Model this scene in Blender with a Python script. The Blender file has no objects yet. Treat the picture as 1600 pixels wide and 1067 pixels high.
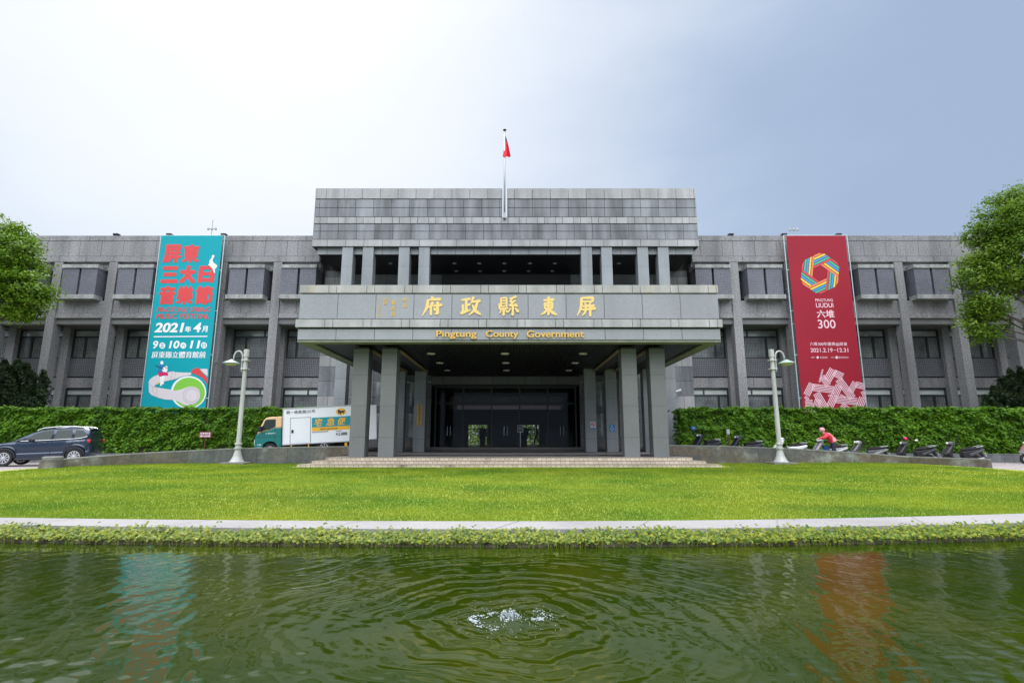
import bpy, math, random
import numpy as np
from mathutils import Vector, Matrix
R = math.radians
rng = np.random.default_rng(7)
random.seed(7)
scene = bpy.context.scene
col = scene.collection

# ------------------------------------------------------------------ camera
F, PITCH, EYE = 835.0, R(10.18), 1.23
cam_d = bpy.data.cameras.new('camera')
cam_d.sensor_width = 36.0
cam_d.lens = F / 1600 * 36
cam_d.clip_start, cam_d.clip_end = 0.1, 3000
cam = bpy.data.objects.new('camera', cam_d)
cam.location = (0, 0, EYE)
cam.rotation_euler = (R(90) + PITCH, 0, 0)
col.objects.link(cam)
scene.camera = cam

# ------------------------------------------------------------------ light
SUN_EL, SUN_AZ = R(56), R(-30)
SUN_DIR = Vector((math.sin(SUN_AZ) * math.cos(SUN_EL), math.cos(SUN_AZ) * math.cos(SUN_EL), math.sin(SUN_EL)))
sun_d = bpy.data.lights.new('sun', 'SUN')
sun_d.energy, sun_d.angle, sun_d.color = 2.2, R(16), (1.0, 0.95, 0.87)
sun = bpy.data.objects.new('sun', sun_d)
sun.location = SUN_DIR * 60
sun.rotation_euler = (-SUN_DIR).to_track_quat('-Z', 'Y').to_euler()
col.objects.link(sun)

world = bpy.data.worlds.new('World')
scene.world = world
world.use_nodes = True
wn, wl = world.node_tree.nodes, world.node_tree.links
wn.clear()
def W(t, **k):
    n = wn.new(t)
    for a, b in k.items(): setattr(n, a, b)
    return n
def wmath(op, a, b=None, clamp=False):
    n = W('ShaderNodeMath', operation=op, use_clamp=clamp)
    for i, s in enumerate((a, b)):
        if s is None: continue
        if isinstance(s, (int, float)): n.inputs[i].default_value = s
        else: wl.new(s, n.inputs[i])
    return n.outputs[0]
sky = W('ShaderNodeTexSky', sky_type='NISHITA', sun_disc=False, sun_elevation=SUN_EL, sun_rotation=SUN_AZ, air_density=1.0, dust_density=3.0)
bg_sky = W('ShaderNodeBackground'); bg_sky.inputs[1].default_value = 0.06
wl.new(sky.outputs[0], bg_sky.inputs[0])
tc = W('ShaderNodeTexCoord')
dot = W('ShaderNodeVectorMath', operation='DOT_PRODUCT'); wl.new(tc.outputs['Generated'], dot.inputs[0])
GLARE = Vector((math.sin(R(-29)) * math.cos(R(38)), math.cos(R(-29)) * math.cos(R(38)), math.sin(R(38))))
dot.inputs[1].default_value = GLARE
sep = W('ShaderNodeSeparateXYZ'); wl.new(tc.outputs['Generated'], sep.inputs[0])
mp = W('ShaderNodeMapping'); mp.inputs['Scale'].default_value = (1.0, 1.0, 2.6); wl.new(tc.outputs['Generated'], mp.inputs[0])
nz = W('ShaderNodeTexNoise'); nz.inputs['Scale'].default_value = 2.3; nz.inputs['Detail'].default_value = 5; nz.inputs['Roughness'].default_value = 0.5
wl.new(mp.outputs[0], nz.inputs['Vector'])
cl = wmath('MULTIPLY', wmath('SUBTRACT', nz.outputs[0], 0.5), 0.5)
glow = wmath('ADD', wmath('POWER', wmath('MAXIMUM', dot.outputs['Value'], 0.0), 5.0), cl, True)
ramp = W('ShaderNodeValToRGB'); wl.new(glow, ramp.inputs[0])
cr = ramp.color_ramp
cr.elements[0].position, cr.elements[0].color = 0.0, (0.355, 0.455, 0.625, 1)
cr.elements[1].position, cr.elements[1].color = 0.96, (0.88, 0.91, 0.95, 1)
for p, c in ((0.1, (0.385, 0.485, 0.655)), (0.21, (0.44, 0.545, 0.71)), (0.35, (0.56, 0.645, 0.785)), (0.55, (0.685, 0.755, 0.865)), (0.75, (0.80, 0.855, 0.93))):
    e = cr.elements.new(p); e.color = (*c, 1)
# overcast sky: extra gain added out of frame, overhead and behind, to light facade
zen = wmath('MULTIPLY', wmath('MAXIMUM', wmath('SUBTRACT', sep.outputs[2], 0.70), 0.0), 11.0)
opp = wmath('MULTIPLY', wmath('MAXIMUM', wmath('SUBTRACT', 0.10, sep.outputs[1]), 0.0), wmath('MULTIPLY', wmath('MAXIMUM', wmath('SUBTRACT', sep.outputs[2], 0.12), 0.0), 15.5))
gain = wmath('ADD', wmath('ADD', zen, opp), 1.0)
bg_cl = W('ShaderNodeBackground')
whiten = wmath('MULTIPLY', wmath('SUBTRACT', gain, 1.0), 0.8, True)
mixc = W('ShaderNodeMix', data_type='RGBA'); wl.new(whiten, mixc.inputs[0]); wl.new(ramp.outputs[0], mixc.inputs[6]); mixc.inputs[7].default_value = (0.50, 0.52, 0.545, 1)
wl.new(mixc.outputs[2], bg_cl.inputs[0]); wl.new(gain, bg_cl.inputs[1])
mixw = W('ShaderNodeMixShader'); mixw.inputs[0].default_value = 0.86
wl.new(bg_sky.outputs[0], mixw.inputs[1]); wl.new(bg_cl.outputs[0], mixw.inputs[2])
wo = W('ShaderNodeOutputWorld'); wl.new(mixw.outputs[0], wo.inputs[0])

vs = scene.view_settings
vs.view_transform, vs.look, vs.exposure, vs.gamma = 'Standard', 'None', 0.25, 1.0
scene.cycles.max_bounces = 8
scene.cycles.transparent_max_bounces = 8
scene.cycles.use_denoising = True

# ------------------------------------------------------------------ survey: pixel + distance -> metres
CP, SP = math.cos(PITCH), math.sin(PITCH)
def at(px, py, D):
    a, b = (px - 800) / F, (533.5 - py) / F
    t = D / (CP - b * SP)
    return a * t, EYE + (SP + b * CP) * t
def Z(py, D): return at(800, py, D)[1]
def X(px, py, D): return at(px, py, D)[0]
def smooth(a, b, x):
    t = np.clip((x - a) / (b - a), 0, 1)
    return t * t * (3 - 2 * t)
def lawn_z(x, d): return 0.085 * smooth(11, 16.5, np.abs(x)) * smooth(15, 21, d)
def drive_z(x): return float(np.clip(0.42 - 0.045 * (abs(x) - 8), 0.0, 0.42))

# ------------------------------------------------------------------ materials
MATS = {}
def nmath(nt, op, a, b=None, c=None, clamp=False):
    n = nt.nodes.new('ShaderNodeMath'); n.operation = op; n.use_clamp = clamp
    for i, s in enumerate((a, b, c)):
        if s is None: continue
        if isinstance(s, (int, float)): n.inputs[i].default_value = s
        else: nt.links.new(s, n.inputs[i])
    return n.outputs[0]
def nrange(nt, v, a, b, c, d):
    n = nt.nodes.new('ShaderNodeMapRange'); nt.links.new(v, n.inputs[0])
    for i, s in enumerate((a, b, c, d)): n.inputs[i + 1].default_value = s
    return n.outputs[0]
def nnoise(nt, scale, detail=3, vec=None, sc=None, rough=0.55):
    n = nt.nodes.new('ShaderNodeTexNoise'); n.inputs['Scale'].default_value = scale; n.inputs['Detail'].default_value = detail
    n.inputs['Roughness'].default_value = rough
    if vec is None:
        vec = nt.nodes.new('ShaderNodeTexCoord').outputs['Object']
    if sc:
        m = nt.nodes.new('ShaderNodeMapping'); m.inputs['Scale'].default_value = sc; nt.links.new(vec, m.inputs[0]); vec = m.outputs[0]
    nt.links.new(vec, n.inputs['Vector'])
    return n.outputs[0]
def nvec(nt, flat):
    """object coordinates folded to a wall (x+y, z) or a floor (x, y)"""
    s = nt.nodes.new('ShaderNodeSeparateXYZ'); nt.links.new(nt.nodes.new('ShaderNodeTexCoord').outputs['Object'], s.inputs[0])
    c = nt.nodes.new('ShaderNodeCombineXYZ')
    if flat == 'wall':
        nt.links.new(nmath(nt, 'ADD', s.outputs[0], s.outputs[1]), c.inputs[0]); nt.links.new(s.outputs[2], c.inputs[1])
    else:
        nt.links.new(s.outputs[0], c.inputs[0]); nt.links.new(s.outputs[1], c.inputs[1])
    return c.outputs[0]
def mat(name, c, rough=0.7, noise=None, speck=None, streak=None, island=0, bump=None, metal=0, spec=0.5, tint=None, brick=None, coat=0, emit=0):
    m = bpy.data.materials.new(name); m.use_nodes = True
    nt = m.node_tree; L = nt.links; b = nt.nodes['Principled BSDF']
    b.inputs['Roughness'].default_value = rough; b.inputs['Metallic'].default_value = metal
    b.inputs['Specular IOR Level'].default_value = spec; b.inputs['Coat Weight'].default_value = coat
    rgb = nt.nodes.new('ShaderNodeRGB'); rgb.outputs[0].default_value = (*c, 1); colr = rgb.outputs[0]
    def mixc(fac, other):
        nonlocal colr
        x = nt.nodes.new('ShaderNodeMix'); x.data_type = 'RGBA'
        L.new(fac, x.inputs[0]); L.new(colr, x.inputs[6]); x.inputs[7].default_value = (*other, 1)
        colr = x.outputs[2]
    if tint:                                   # second colour in patches: (colour, scale, lo, hi[, stretch])
        t = tint if isinstance(tint, list) else [tint]
        for k in t:
            mixc(nrange(nt, nnoise(nt, k[1], 4, sc=k[4] if len(k) > 4 else None), k[2], k[3], 0, 1), k[0])
    f = None
    def mul(v):
        nonlocal f
        f = v if f is None else nmath(nt, 'MULTIPLY', f, v)
    if noise: mul(nrange(nt, nnoise(nt, noise[0], 4), 0.3, 0.7, 1 - noise[1], 1 + noise[1]))
    if speck: mul(nrange(nt, nnoise(nt, speck[0], 2, rough=0.7), 0.36, 0.64, 1 - speck[1], 1 + speck[1]))
    if streak: mul(nrange(nt, nnoise(nt, 1.0, 4, sc=(streak[0], streak[0], streak[0] * 0.12)), 0.38, 0.68, 1 + streak[1] * 0.3, 1 - streak[1]))
    if island:
        g = nt.nodes.new('ShaderNodeNewGeometry')
        mul(nrange(nt, g.outputs['Random Per Island'], 0, 1, 1 - island, 1 + island))
    hb = None
    if brick:                                  # (flat, width, height, mortar, offset, mortar factor)
        k = nt.nodes.new('ShaderNodeTexBrick'); L.new(nvec(nt, brick[0]), k.inputs['Vector'])
        k.offset = brick[4]; k.inputs['Scale'].default_value = 1.0
        k.inputs['Brick Width'].default_value = brick[1]; k.inputs['Row Height'].default_value = brick[2]
        k.inputs['Mortar Size'].default_value = brick[3]; k.inputs['Mortar Smooth'].default_value = 0.2
        k.inputs['Color1'].default_value = (0.88, 0.88, 0.88, 1); k.inputs['Color2'].default_value = (1.12, 1.12, 1.12, 1)
        k.inputs['Mortar'].default_value = (brick[5],) * 3 + (1,)
        sx = nt.nodes.new('ShaderNodeSeparateColor'); L.new(k.outputs['Color'], sx.inputs[0]); mul(sx.outputs[0]); hb = k.outputs['Fac']
    if f is not None:
        v = nt.nodes.new('ShaderNodeVectorMath'); v.operation = 'SCALE'; L.new(colr, v.inputs[0]); L.new(f, v.inputs['Scale']); colr = v.outputs[0]
    L.new(colr, b.inputs['Base Color'])
    if bump or hb:
        bn = nt.nodes.new('ShaderNodeBump'); bn.inputs['Strength'].default_value = bump[1] if bump else 0.4; bn.inputs['Distance'].default_value = bump[2] if bump and len(bump) > 2 else 0.02
        if hb and not bump: bn.invert = True; L.new(hb, bn.inputs['Height'])
        else: L.new(nnoise(nt, bump[0], 4), bn.inputs['Height'])
        L.new(bn.outputs[0], b.inputs['Normal'])
    if emit:
        L.new(colr, b.inputs['Emission Color']); b.inputs['Emission Strength'].default_value = emit
    MATS[name] = m
    return m
def leaf_mat(name, c1, c2, trans=0.35, rough=0.5, spread=0.5, big_s=0.9):
    m = bpy.data.materials.new(name); m.use_nodes = True; nt = m.node_tree; L = nt.links
    b = nt.nodes['Principled BSDF']; b.inputs['Roughness'].default_value = rough; b.inputs['Specular IOR Level'].default_value = 0.25
    g = nt.nodes.new('ShaderNodeNewGeometry')
    big = nrange(nt, nnoise(nt, big_s, 5), 0.35, 0.65, 0, 1)
    fac = nmath(nt, 'ADD', nmath(nt, 'MULTIPLY', g.outputs['Random Per Island'], spread), nmath(nt, 'MULTIPLY', big, 1 - spread))
    x = nt.nodes.new('ShaderNodeMix'); x.data_type = 'RGBA'; L.new(fac, x.inputs[0]); x.inputs[6].default_value = (*c1, 1); x.inputs[7].default_value = (*c2, 1)
    L.new(x.outputs[2], b.inputs['Base Color'])
    t = nt.nodes.new('ShaderNodeBsdfTranslucent'); L.new(x.outputs[2], t.inputs[0])
    ms = nt.nodes.new('ShaderNodeMixShader'); ms.inputs[0].default_value = trans
    L.new(b.outputs[0], ms.inputs[1]); L.new(t.outputs[0], ms.inputs[2]); L.new(ms.outputs[0], nt.nodes['Material Output'].inputs[0])
    MATS[name] = m; return m
def glass_mat(name, tint, gloss=0.04):
    m = bpy.data.materials.new(name); m.use_nodes = True; nt = m.node_tree; L = nt.links; nt.nodes.remove(nt.nodes['Principled BSDF'])
    t = nt.nodes.new('ShaderNodeBsdfTransparent'); t.inputs[0].default_value = (*tint, 1)
    g = nt.nodes.new('ShaderNodeBsdfGlossy'); g.inputs['Roughness'].default_value = gloss
    f = nt.nodes.new('ShaderNodeFresnel'); f.inputs[0].default_value = 1.5
    ms = nt.nodes.new('ShaderNodeMixShader'); L.new(nmath(nt, 'MULTIPLY', f.outputs[0], 0.25), ms.inputs[0]); L.new(t.outputs[0], ms.inputs[1]); L.new(g.outputs[0], ms.inputs[2])
    L.new(ms.outputs[0], nt.nodes['Material Output'].inputs[0]); MATS[name] = m; return m

mat('rough_granite', (0.248, 0.244, 0.253), 0.85, noise=(0.35, 0.10), speck=(11, 0.27), streak=(0.8, 0.30), bump=(14, 0.35))
mat('granite_ledge', (0.31, 0.312, 0.312), 0.8, speck=(10, 0.25), streak=(2.2, 0.35))
mat('mosaic_dark', (0.15, 0.154, 0.19), 0.55, noise=(0.8, 0.12), brick=('wall', 0.115, 0.115, 0.014, 0.0, 0.55))
mat('mosaic_panel', (0.16, 0.162, 0.18), 0.6, noise=(0.8, 0.12), brick=('wall', 0.125, 0.125, 0.022, 0.0, 0.35))
mat('polished_grey', (0.255, 0.275, 0.29), 0.4, noise=(0.5, 0.07), speck=(16, 0.08), streak=(1.2, 0.2), island=0.08)
mat('polished_dark', (0.185, 0.195, 0.215), 0.5, noise=(0.6, 0.12), speck=(14, 0.12), streak=(1.6, 0.5), island=0.15)
mat('pale_granite', (0.345, 0.345, 0.35), 0.7, noise=(0.5, 0.08), speck=(14, 0.08), streak=(1.4, 0.25), island=0.08)
mat('stained_granite', (0.36, 0.355, 0.345), 0.75, noise=(0.5, 0.08), speck=(14, 0.08), streak=(1.4, 0.3), island=0.08, tint=((0.40, 0.27, 0.11), 0.55, 0.57, 0.74, (1, 1, 0.3)))
mat('sign_granite', (0.262, 0.272, 0.295), 0.38, noise=(0.4, 0.05), speck=(18, 0.07), streak=(1.0, 0.10), island=0.04)
mat('column_granite', (0.138, 0.145, 0.147), 0.42, noise=(0.6, 0.08), speck=(14, 0.10), island=0.05)
mat('porch_stone', (0.16, 0.165, 0.168), 0.55, noise=(0.5, 0.1), speck=(12, 0.15), island=0.08)
mat('joint', (0.035, 0.035, 0.037), 0.9)
mat('greenish_concrete', (0.17, 0.18, 0.14), 0.85, noise=(1.5, 0.2))
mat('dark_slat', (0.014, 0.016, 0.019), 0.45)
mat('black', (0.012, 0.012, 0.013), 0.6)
mat('tan_lit_edge', (0.42, 0.32, 0.16), 0.6)
mat('white_lens', (0.75, 0.76, 0.74), 0.4)
mat('window_frame', (0.022, 0.03, 0.034), 0.4)
mat('grille_metal', (0.03, 0.032, 0.035), 0.5)
mat('window_glass', (0.30, 0.325, 0.32), 0.06, noise=(0.8, 0.6), spec=0.8)
mat('window_blind', (0.48, 0.52, 0.49), 0.35, noise=(0.6, 0.2))
glass_mat('door_glass', (0.93, 0.95, 0.945))
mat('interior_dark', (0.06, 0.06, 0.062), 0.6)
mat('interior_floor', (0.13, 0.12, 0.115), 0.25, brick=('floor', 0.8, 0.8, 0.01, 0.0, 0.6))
mat('wood_panel', (0.10, 0.062, 0.05), 0.5, noise=(3, 0.2))
mat('roof_grey', (0.16, 0.16, 0.16), 0.9, noise=(0.5, 0.2))
mat('gold', (0.64, 0.41, 0.10), 0.38, metal=0.25)
mat('gold_light', (0.72, 0.52, 0.18), 0.45, metal=0.1)
mat('step_tile', (0.47, 0.395, 0.30), 0.7, noise=(1.2, 0.14), brick=('wall', 0.20, 0.126, 0.010, 0.0, 0.35), tint=((0.16, 0.125, 0.095), 1.3, 0.60, 0.74))
mat('step_top', (0.36, 0.30, 0.255), 0.7, noise=(1.2, 0.16), brick=('floor', 0.20, 0.20, 0.012, 0.0, 0.45))
mat('porch_paving', (0.17, 0.16, 0.155), 0.5, noise=(1.0, 0.12), brick=('floor', 0.2, 0.2, 0.012, 0.0, 0.5))
mat('ramp_wall_stone', (0.098, 0.104, 0.10), 0.7, noise=(1.5, 0.2), streak=(1.3, 0.3), speck=(7, 0.16), tint=[((0.135, 0.108, 0.078), 0.22, 0.42, 0.58), ((0.25, 0.26, 0.23), 1.1, 0.54, 0.70)], bump=(9, 0.4))
mat('ramp_wall_cap', (0.20, 0.20, 0.19), 0.75, noise=(1.5, 0.2), speck=(9, 0.15))
mat('dark_wall_stone', (0.115, 0.12, 0.125), 0.7, noise=(1.5, 0.2), streak=(1.3, 0.3), speck=(7, 0.16))
mat('paving', (0.30, 0.265, 0.27), 0.8, noise=(0.6, 0.15), brick=('floor', 0.24, 0.12, 0.008, 0.5, 0.55))
mat('concrete_path', (0.265, 0.256, 0.26), 0.8, noise=(0.5, 0.10), speck=(22, 0.08), tint=((0.21, 0.20, 0.21), 0.35, 0.50, 0.72), bump=(30, 0.12))
mat('path_joint', (0.22, 0.2, 0.2), 0.9)
mat('lawn_turf', (0.13, 0.22, 0.010), 0.9, noise=(0.9, 0.16), speck=(13, 0.30), tint=[((0.235, 0.265, 0.025), 0.30, 0.44, 0.60), ((0.045, 0.125, 0.008), 0.45, 0.57, 0.68, (0.25, 1.3, 1))], bump=(26, 0.6, 0.03))
mat('soil', (0.09, 0.075, 0.055), 0.95, noise=(2, 0.3))
mat('far_ground', (0.12, 0.13, 0.08), 0.95, noise=(0.1, 0.2))
mat('teal_vinyl', (0.0, 0.315, 0.375), 0.6, spec=0.25, noise=(0.25, 0.05))
mat('red_vinyl', (0.30, 0.012, 0.028), 0.6, spec=0.25, noise=(0.25, 0.06))
mat('print_red', (0.62, 0.045, 0.05), 0.5)
mat('print_white', (0.80, 0.80, 0.82), 0.5)
mat('print_headphone', (0.66, 0.60, 0.63), 0.5)
mat('print_line', (0.30, 0.27, 0.31), 0.6)
mat('print_green', (0.20, 0.52, 0.045), 0.5)
mat('print_blue', (0.02, 0.17, 0.42), 0.5)
mat('print_pink', (0.60, 0.012, 0.13), 0.5)
mat('print_pale_pink', (0.80, 0.52, 0.60), 0.5)
mat('print_orange', (0.78, 0.20, 0.07), 0.5)
mat('print_yellow', (0.80, 0.55, 0.05), 0.5)
mat('print_emerald', (0.05, 0.42, 0.27), 0.5)
mat('print_azure', (0.02, 0.30, 0.62), 0.5)
mat('print_dark', (0.02, 0.02, 0.03), 0.6)
mat('ring_gap', (0.09, 0.02, 0.035), 0.6)  # dark print in the gaps between the ring's stripes
mat('steel_pipe', (0.45, 0.55, 0.58), 0.35, metal=0.4)
mat('lamp_paint', (0.43, 0.44, 0.425), 0.42, noise=(2.0, 0.08), streak=(5, 0.2))
mat('lamp_green', (0.32, 0.42, 0.37), 0.4)
mat('lamp_lens', (0.45, 0.46, 0.22), 0.3)
mat('plinth_stone', (0.16, 0.15, 0.14), 0.9, noise=(3, 0.25))
mat('white_paint', (0.74, 0.76, 0.80), 0.35, noise=(0.8, 0.03))
mat('trim_grey', (0.35, 0.36, 0.37), 0.4)
mat('cab_teal', (0.0, 0.155, 0.135), 0.3, coat=0.6)
mat('cab_cream', (0.72, 0.47, 0.24), 0.35, coat=0.5)
mat('truck_teal', (0.0, 0.25, 0.31), 0.4)
mat('truck_amber', (0.80, 0.42, 0.02), 0.4)
mat('car_paint', (0.018, 0.034, 0.065), 0.22, metal=0.55, coat=0.8)
mat('car_glass', (0.035, 0.046, 0.044), 0.05, spec=0.28)
mat('chrome', (0.50, 0.51, 0.53), 0.22, metal=0.9)
mat('rubber', (0.018, 0.018, 0.019), 0.85)
mat('alloy', (0.55, 0.55, 0.57), 0.3, metal=0.6)
mat('tail_red', (0.55, 0.01, 0.015), 0.2, coat=0.5)
mat('plastic_black', (0.016, 0.017, 0.02), 0.5, spec=0.3)
mat('seat_black', (0.014, 0.013, 0.016), 0.6, spec=0.2)
mat('scoot_black', (0.014, 0.015, 0.018), 0.35, coat=0.15, spec=0.3)
mat('scoot_silver', (0.36, 0.36, 0.37), 0.3, metal=0.5, coat=0.4)
mat('scoot_white', (0.72, 0.73, 0.75), 0.3, coat=0.5)
mat('scoot_grey', (0.085, 0.088, 0.095), 0.35, metal=0.3, coat=0.2)
mat('scoot_blue', (0.01, 0.09, 0.30), 0.4)
mat('scoot_navy', (0.03, 0.035, 0.07), 0.3, coat=0.5)
mat('plate_white', (0.62, 0.66, 0.70), 0.5)
mat('flag_red', (0.70, 0.012, 0.035), 0.7)
mat('flag_blue', (0.01, 0.03, 0.22), 0.7)
mat('pole_white', (0.42, 0.43, 0.45), 0.3, metal=0.3)
mat('skin', (0.55, 0.33, 0.23), 0.55)
mat('jacket_red', (0.72, 0.035, 0.07), 0.75, noise=(6, 0.15))
mat('vest_pink', (0.80, 0.36, 0.42), 0.75, noise=(6, 0.1))
mat('navy_cloth', (0.018, 0.02, 0.045), 0.85)
mat('dark_cloth', (0.03, 0.03, 0.035), 0.85)
mat('mask_blue', (0.25, 0.45, 0.65), 0.7)
mat('hair_black', (0.012, 0.01, 0.01), 0.6)
mat('helmet_pink', (0.62, 0.28, 0.33), 0.35)
mat('wood_plaque', (0.55, 0.36, 0.11), 0.5, noise=(4, 0.1))
mat('sign_blue', (0.01, 0.22, 0.52), 0.5)
mat('bark', (0.07, 0.058, 0.045), 0.9, noise=(4, 0.3), bump=(8, 0.6))
mat('foam', (0.40, 0.45, 0.47), 0.12, spec=0.7)
nt_ = MATS['foam'].node_tree; ms_ = nt_.nodes.new('ShaderNodeMixShader'); tr_ = nt_.nodes.new('ShaderNodeBsdfTransparent'); ms_.inputs[0].default_value = 0.28
nt_.links.new(nt_.nodes['Principled BSDF'].outputs[0], ms_.inputs[1]); nt_.links.new(tr_.outputs[0], ms_.inputs[2]); nt_.links.new(ms_.outputs[0], nt_.nodes['Material Output'].inputs[0])
leaf_mat('leaf_tree_left', (0.055, 0.14, 0.010), (0.20, 0.33, 0.018), 0.4, spread=0.55)
leaf_mat('leaf_tree_right', (0.045, 0.12, 0.010), (0.19, 0.30, 0.022), 0.4, spread=0.55)
leaf_mat('leaf_hedge', (0.022, 0.09, 0.008), (0.15, 0.305, 0.012), 0.30, spread=0.7)
leaf_mat('leaf_juniper', (0.014, 0.034, 0.013), (0.040, 0.072, 0.022), 0.15)
leaf_mat('leaf_pond', (0.025, 0.10, 0.015), (0.29, 0.31, 0.025), 0.3, spread=0.88)
leaf_mat('leaf_grass', (0.06, 0.175, 0.010), (0.325, 0.375, 0.025), 0.4, spread=0.34, big_s=0.42)
leaf_mat('leaf_far', (0.22, 0.36, 0.03), (0.55, 0.62, 0.12), 0.6, spread=0.6)

# ------------------------------------------------------------------ building blocks
ORG = {}
def set_props(o, label=None, cat=None, group=None, kind=None):
    for k, v in (('label', label), ('category', cat), ('group', group), ('kind', kind)):
        if v: o[k] = v
def empty(name, loc, label, cat, group=None, rz=0.0, local=False):
    o = bpy.data.objects.new(name, None); o.location = loc; o.rotation_euler = (0, 0, rz); o.empty_display_size = 0.3
    col.objects.link(o); set_props(o, label, cat, group)
    ORG[o.name] = Vector((0, 0, 0)) if local else Vector(loc)
    return o
def finish(name, me, m, parent, org=None, smooth_=False, bevel=0.0):
    o = bpy.data.objects.new(name, me); col.objects.link(o)
    if parent is not None:
        o.parent = parent; org_v = ORG[parent.name]
    else:
        org_v = Vector(org) if org is not None else Vector((0, 0, 0)); o.location = org_v
    ORG[o.name] = org_v
    if org_v.length > 0: me.transform(Matrix.Translation(-org_v))
    if isinstance(m, str): m = [m]
    for k in m or (): me.materials.append(MATS[k])
    if smooth_:
        me.polygons.foreach_set('use_smooth', np.ones(len(me.polygons), bool))
    if bevel:
        b = o.modifiers.new('bevel', 'BEVEL'); b.width = bevel; b.segments = 2; b.limit_method = 'ANGLE'; b.angle_limit = R(35)
    me.update()
    return o
class MB:
    def __init__(s): s.v, s.f, s.m, s.cur = [], [], [], 0
    def face(s, pts):
        n = len(s.v); s.v += [tuple(p) for p in pts]; s.f.append(tuple(range(n, n + len(pts)))); s.m.append(s.cur)
    def add(s, vs, fs):
        n = len(s.v); s.v += [tuple(p) for p in vs]
        for f in fs: s.f.append(tuple(i + n for i in f)); s.m.append(s.cur)
    def box(s, x0, x1, y0, y1, z0, z1):
        s.add([(x0, y0, z0), (x1, y0, z0), (x1, y1, z0), (x0, y1, z0), (x0, y0, z1), (x1, y0, z1), (x1, y1, z1), (x0, y1, z1)],
              [(0, 3, 2, 1), (4, 5, 6, 7), (0, 1, 5, 4), (1, 2, 6, 5), (2, 3, 7, 6), (3, 0, 4, 7)]); return s
    def prism(s, poly, y0, y1):
        """outline in (x, z) extruded along y"""
        n = len(poly)
        s.add([(x, y0, z) for x, z in poly] + [(x, y1, z) for x, z in poly],
              [tuple(range(n)), tuple(range(2 * n - 1, n - 1, -1))] + [(i, i + n, (i + 1) % n + n, (i + 1) % n) for i in range(n)]); return s
    def prism_z(s, poly, z0, z1):
        n = len(poly)
        s.add([(x, y, z0) for x, y in poly] + [(x, y, z1) for x, y in poly],
              [tuple(range(n - 1, -1, -1)), tuple(range(n, 2 * n))] + [(i, (i + 1) % n, (i + 1) % n + n, i + n) for i in range(n)]); return s
    def tube(s, pts, r, n=8, cap=True):
        pts = [Vector(p) for p in pts]; k = len(pts); rs = r if isinstance(r, (list, tuple)) else [r] * k
        vs, fs = [], []; ref = None
        for i, p in enumerate(pts):
            t = (pts[min(i + 1, k - 1)] - pts[max(i - 1, 0)])
            t = t.normalized() if t.length > 1e-9 else Vector((0, 0, 1))
            if ref is None: ref = Vector((0, 1, 0)) if abs(t.y) < 0.9 else Vector((1, 0, 0))
            a = (ref - t * ref.dot(t)).normalized(); ref = a; b = t.cross(a)
            vs += [p + (a * math.cos(2 * math.pi * j / n) + b * math.sin(2 * math.pi * j / n)) * rs[i] for j in range(n)]
        for i in range(k - 1):
            for j in range(n): fs.append((i * n + j, i * n + (j + 1) % n, (i + 1) * n + (j + 1) % n, (i + 1) * n + j))
        if cap: fs += [tuple(range(n - 1, -1, -1)), tuple((k - 1) * n + j for j in range(n))]
        s.add(vs, fs); return s
    def lathe(s, prof, c, n=16, flute=0):
        vs, fs = [], []; k = len(prof)
        for r, z in prof:
            for j in range(n):
                a = 2 * math.pi * j / n; q = r * (1 - flute * (j % 2)); vs.append((c[0] + q * math.cos(a), c[1] + q * math.sin(a), c[2] + z))
        for i in range(k - 1):
            for j in range(n): fs.append((i * n + j, i * n + (j + 1) % n, (i + 1) * n + (j + 1) % n, (i + 1) * n + j))
        fs += [tuple(range(n - 1, -1, -1)), tuple((k - 1) * n + j for j in range(n))]
        s.add(vs, fs); return s
    def wheel_y(s, c, prof, n=20):
        """lathe around the y axis: prof is (radius, y)"""
        vs, fs = [], []; k = len(prof)
        for r, y in prof:
            for j in range(n):
                a = 2 * math.pi * j / n; vs.append((c[0] + r * math.cos(a), c[1] + y, c[2] + r * math.sin(a)))
        for i in range(k - 1):
            for j in range(n): fs.append((i * n + j, (i + 1) * n + j, (i + 1) * n + (j + 1) % n, i * n + (j + 1) % n))
        fs += [tuple(range(n)), tuple((k - 1) * n + j for j in range(n - 1, -1, -1))]
        s.add(vs, fs); return s
    def ball(s, c, r, n=10, m=6, sq=(1, 1, 1)):
        vs = [(c[0], c[1], c[2] - r * sq[2])]; fs = []
        for i in range(1, m):
            t = math.pi * i / m - math.pi / 2
            for j in range(n):
                a = 2 * math.pi * j / n; vs.append((c[0] + r * sq[0] * math.cos(t) * math.cos(a), c[1] + r * sq[1] * math.cos(t) * math.sin(a), c[2] + r * sq[2] * math.sin(t)))
        vs.append((c[0], c[1], c[2] + r * sq[2])); last = len(vs) - 1
        for j in range(n): fs.append((0, 1 + (j + 1) % n, 1 + j)); fs.append((last, 1 + (m - 2) * n + j, 1 + (m - 2) * n + (j + 1) % n))
        for i in range(m - 2):
            for j in range(n): fs.append((1 + i * n + j, 1 + i * n + (j + 1) % n, 1 + (i + 1) * n + (j + 1) % n, 1 + (i + 1) * n + j))
        s.add(vs, fs); return s
    def loft(s, rings, close=True):
        n = len(rings[0]); fs = []
        for i in range(len(rings) - 1):
            for j in range(n - (0 if close else 1)): fs.append((i * n + j, i * n + (j + 1) % n, (i + 1) * n + (j + 1) % n, (i + 1) * n + j))
        if close: fs += [tuple(range(n - 1, -1, -1)), tuple((len(rings) - 1) * n + j for j in range(n))]
        s.add([p for r in rings for p in r], fs); return s
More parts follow.
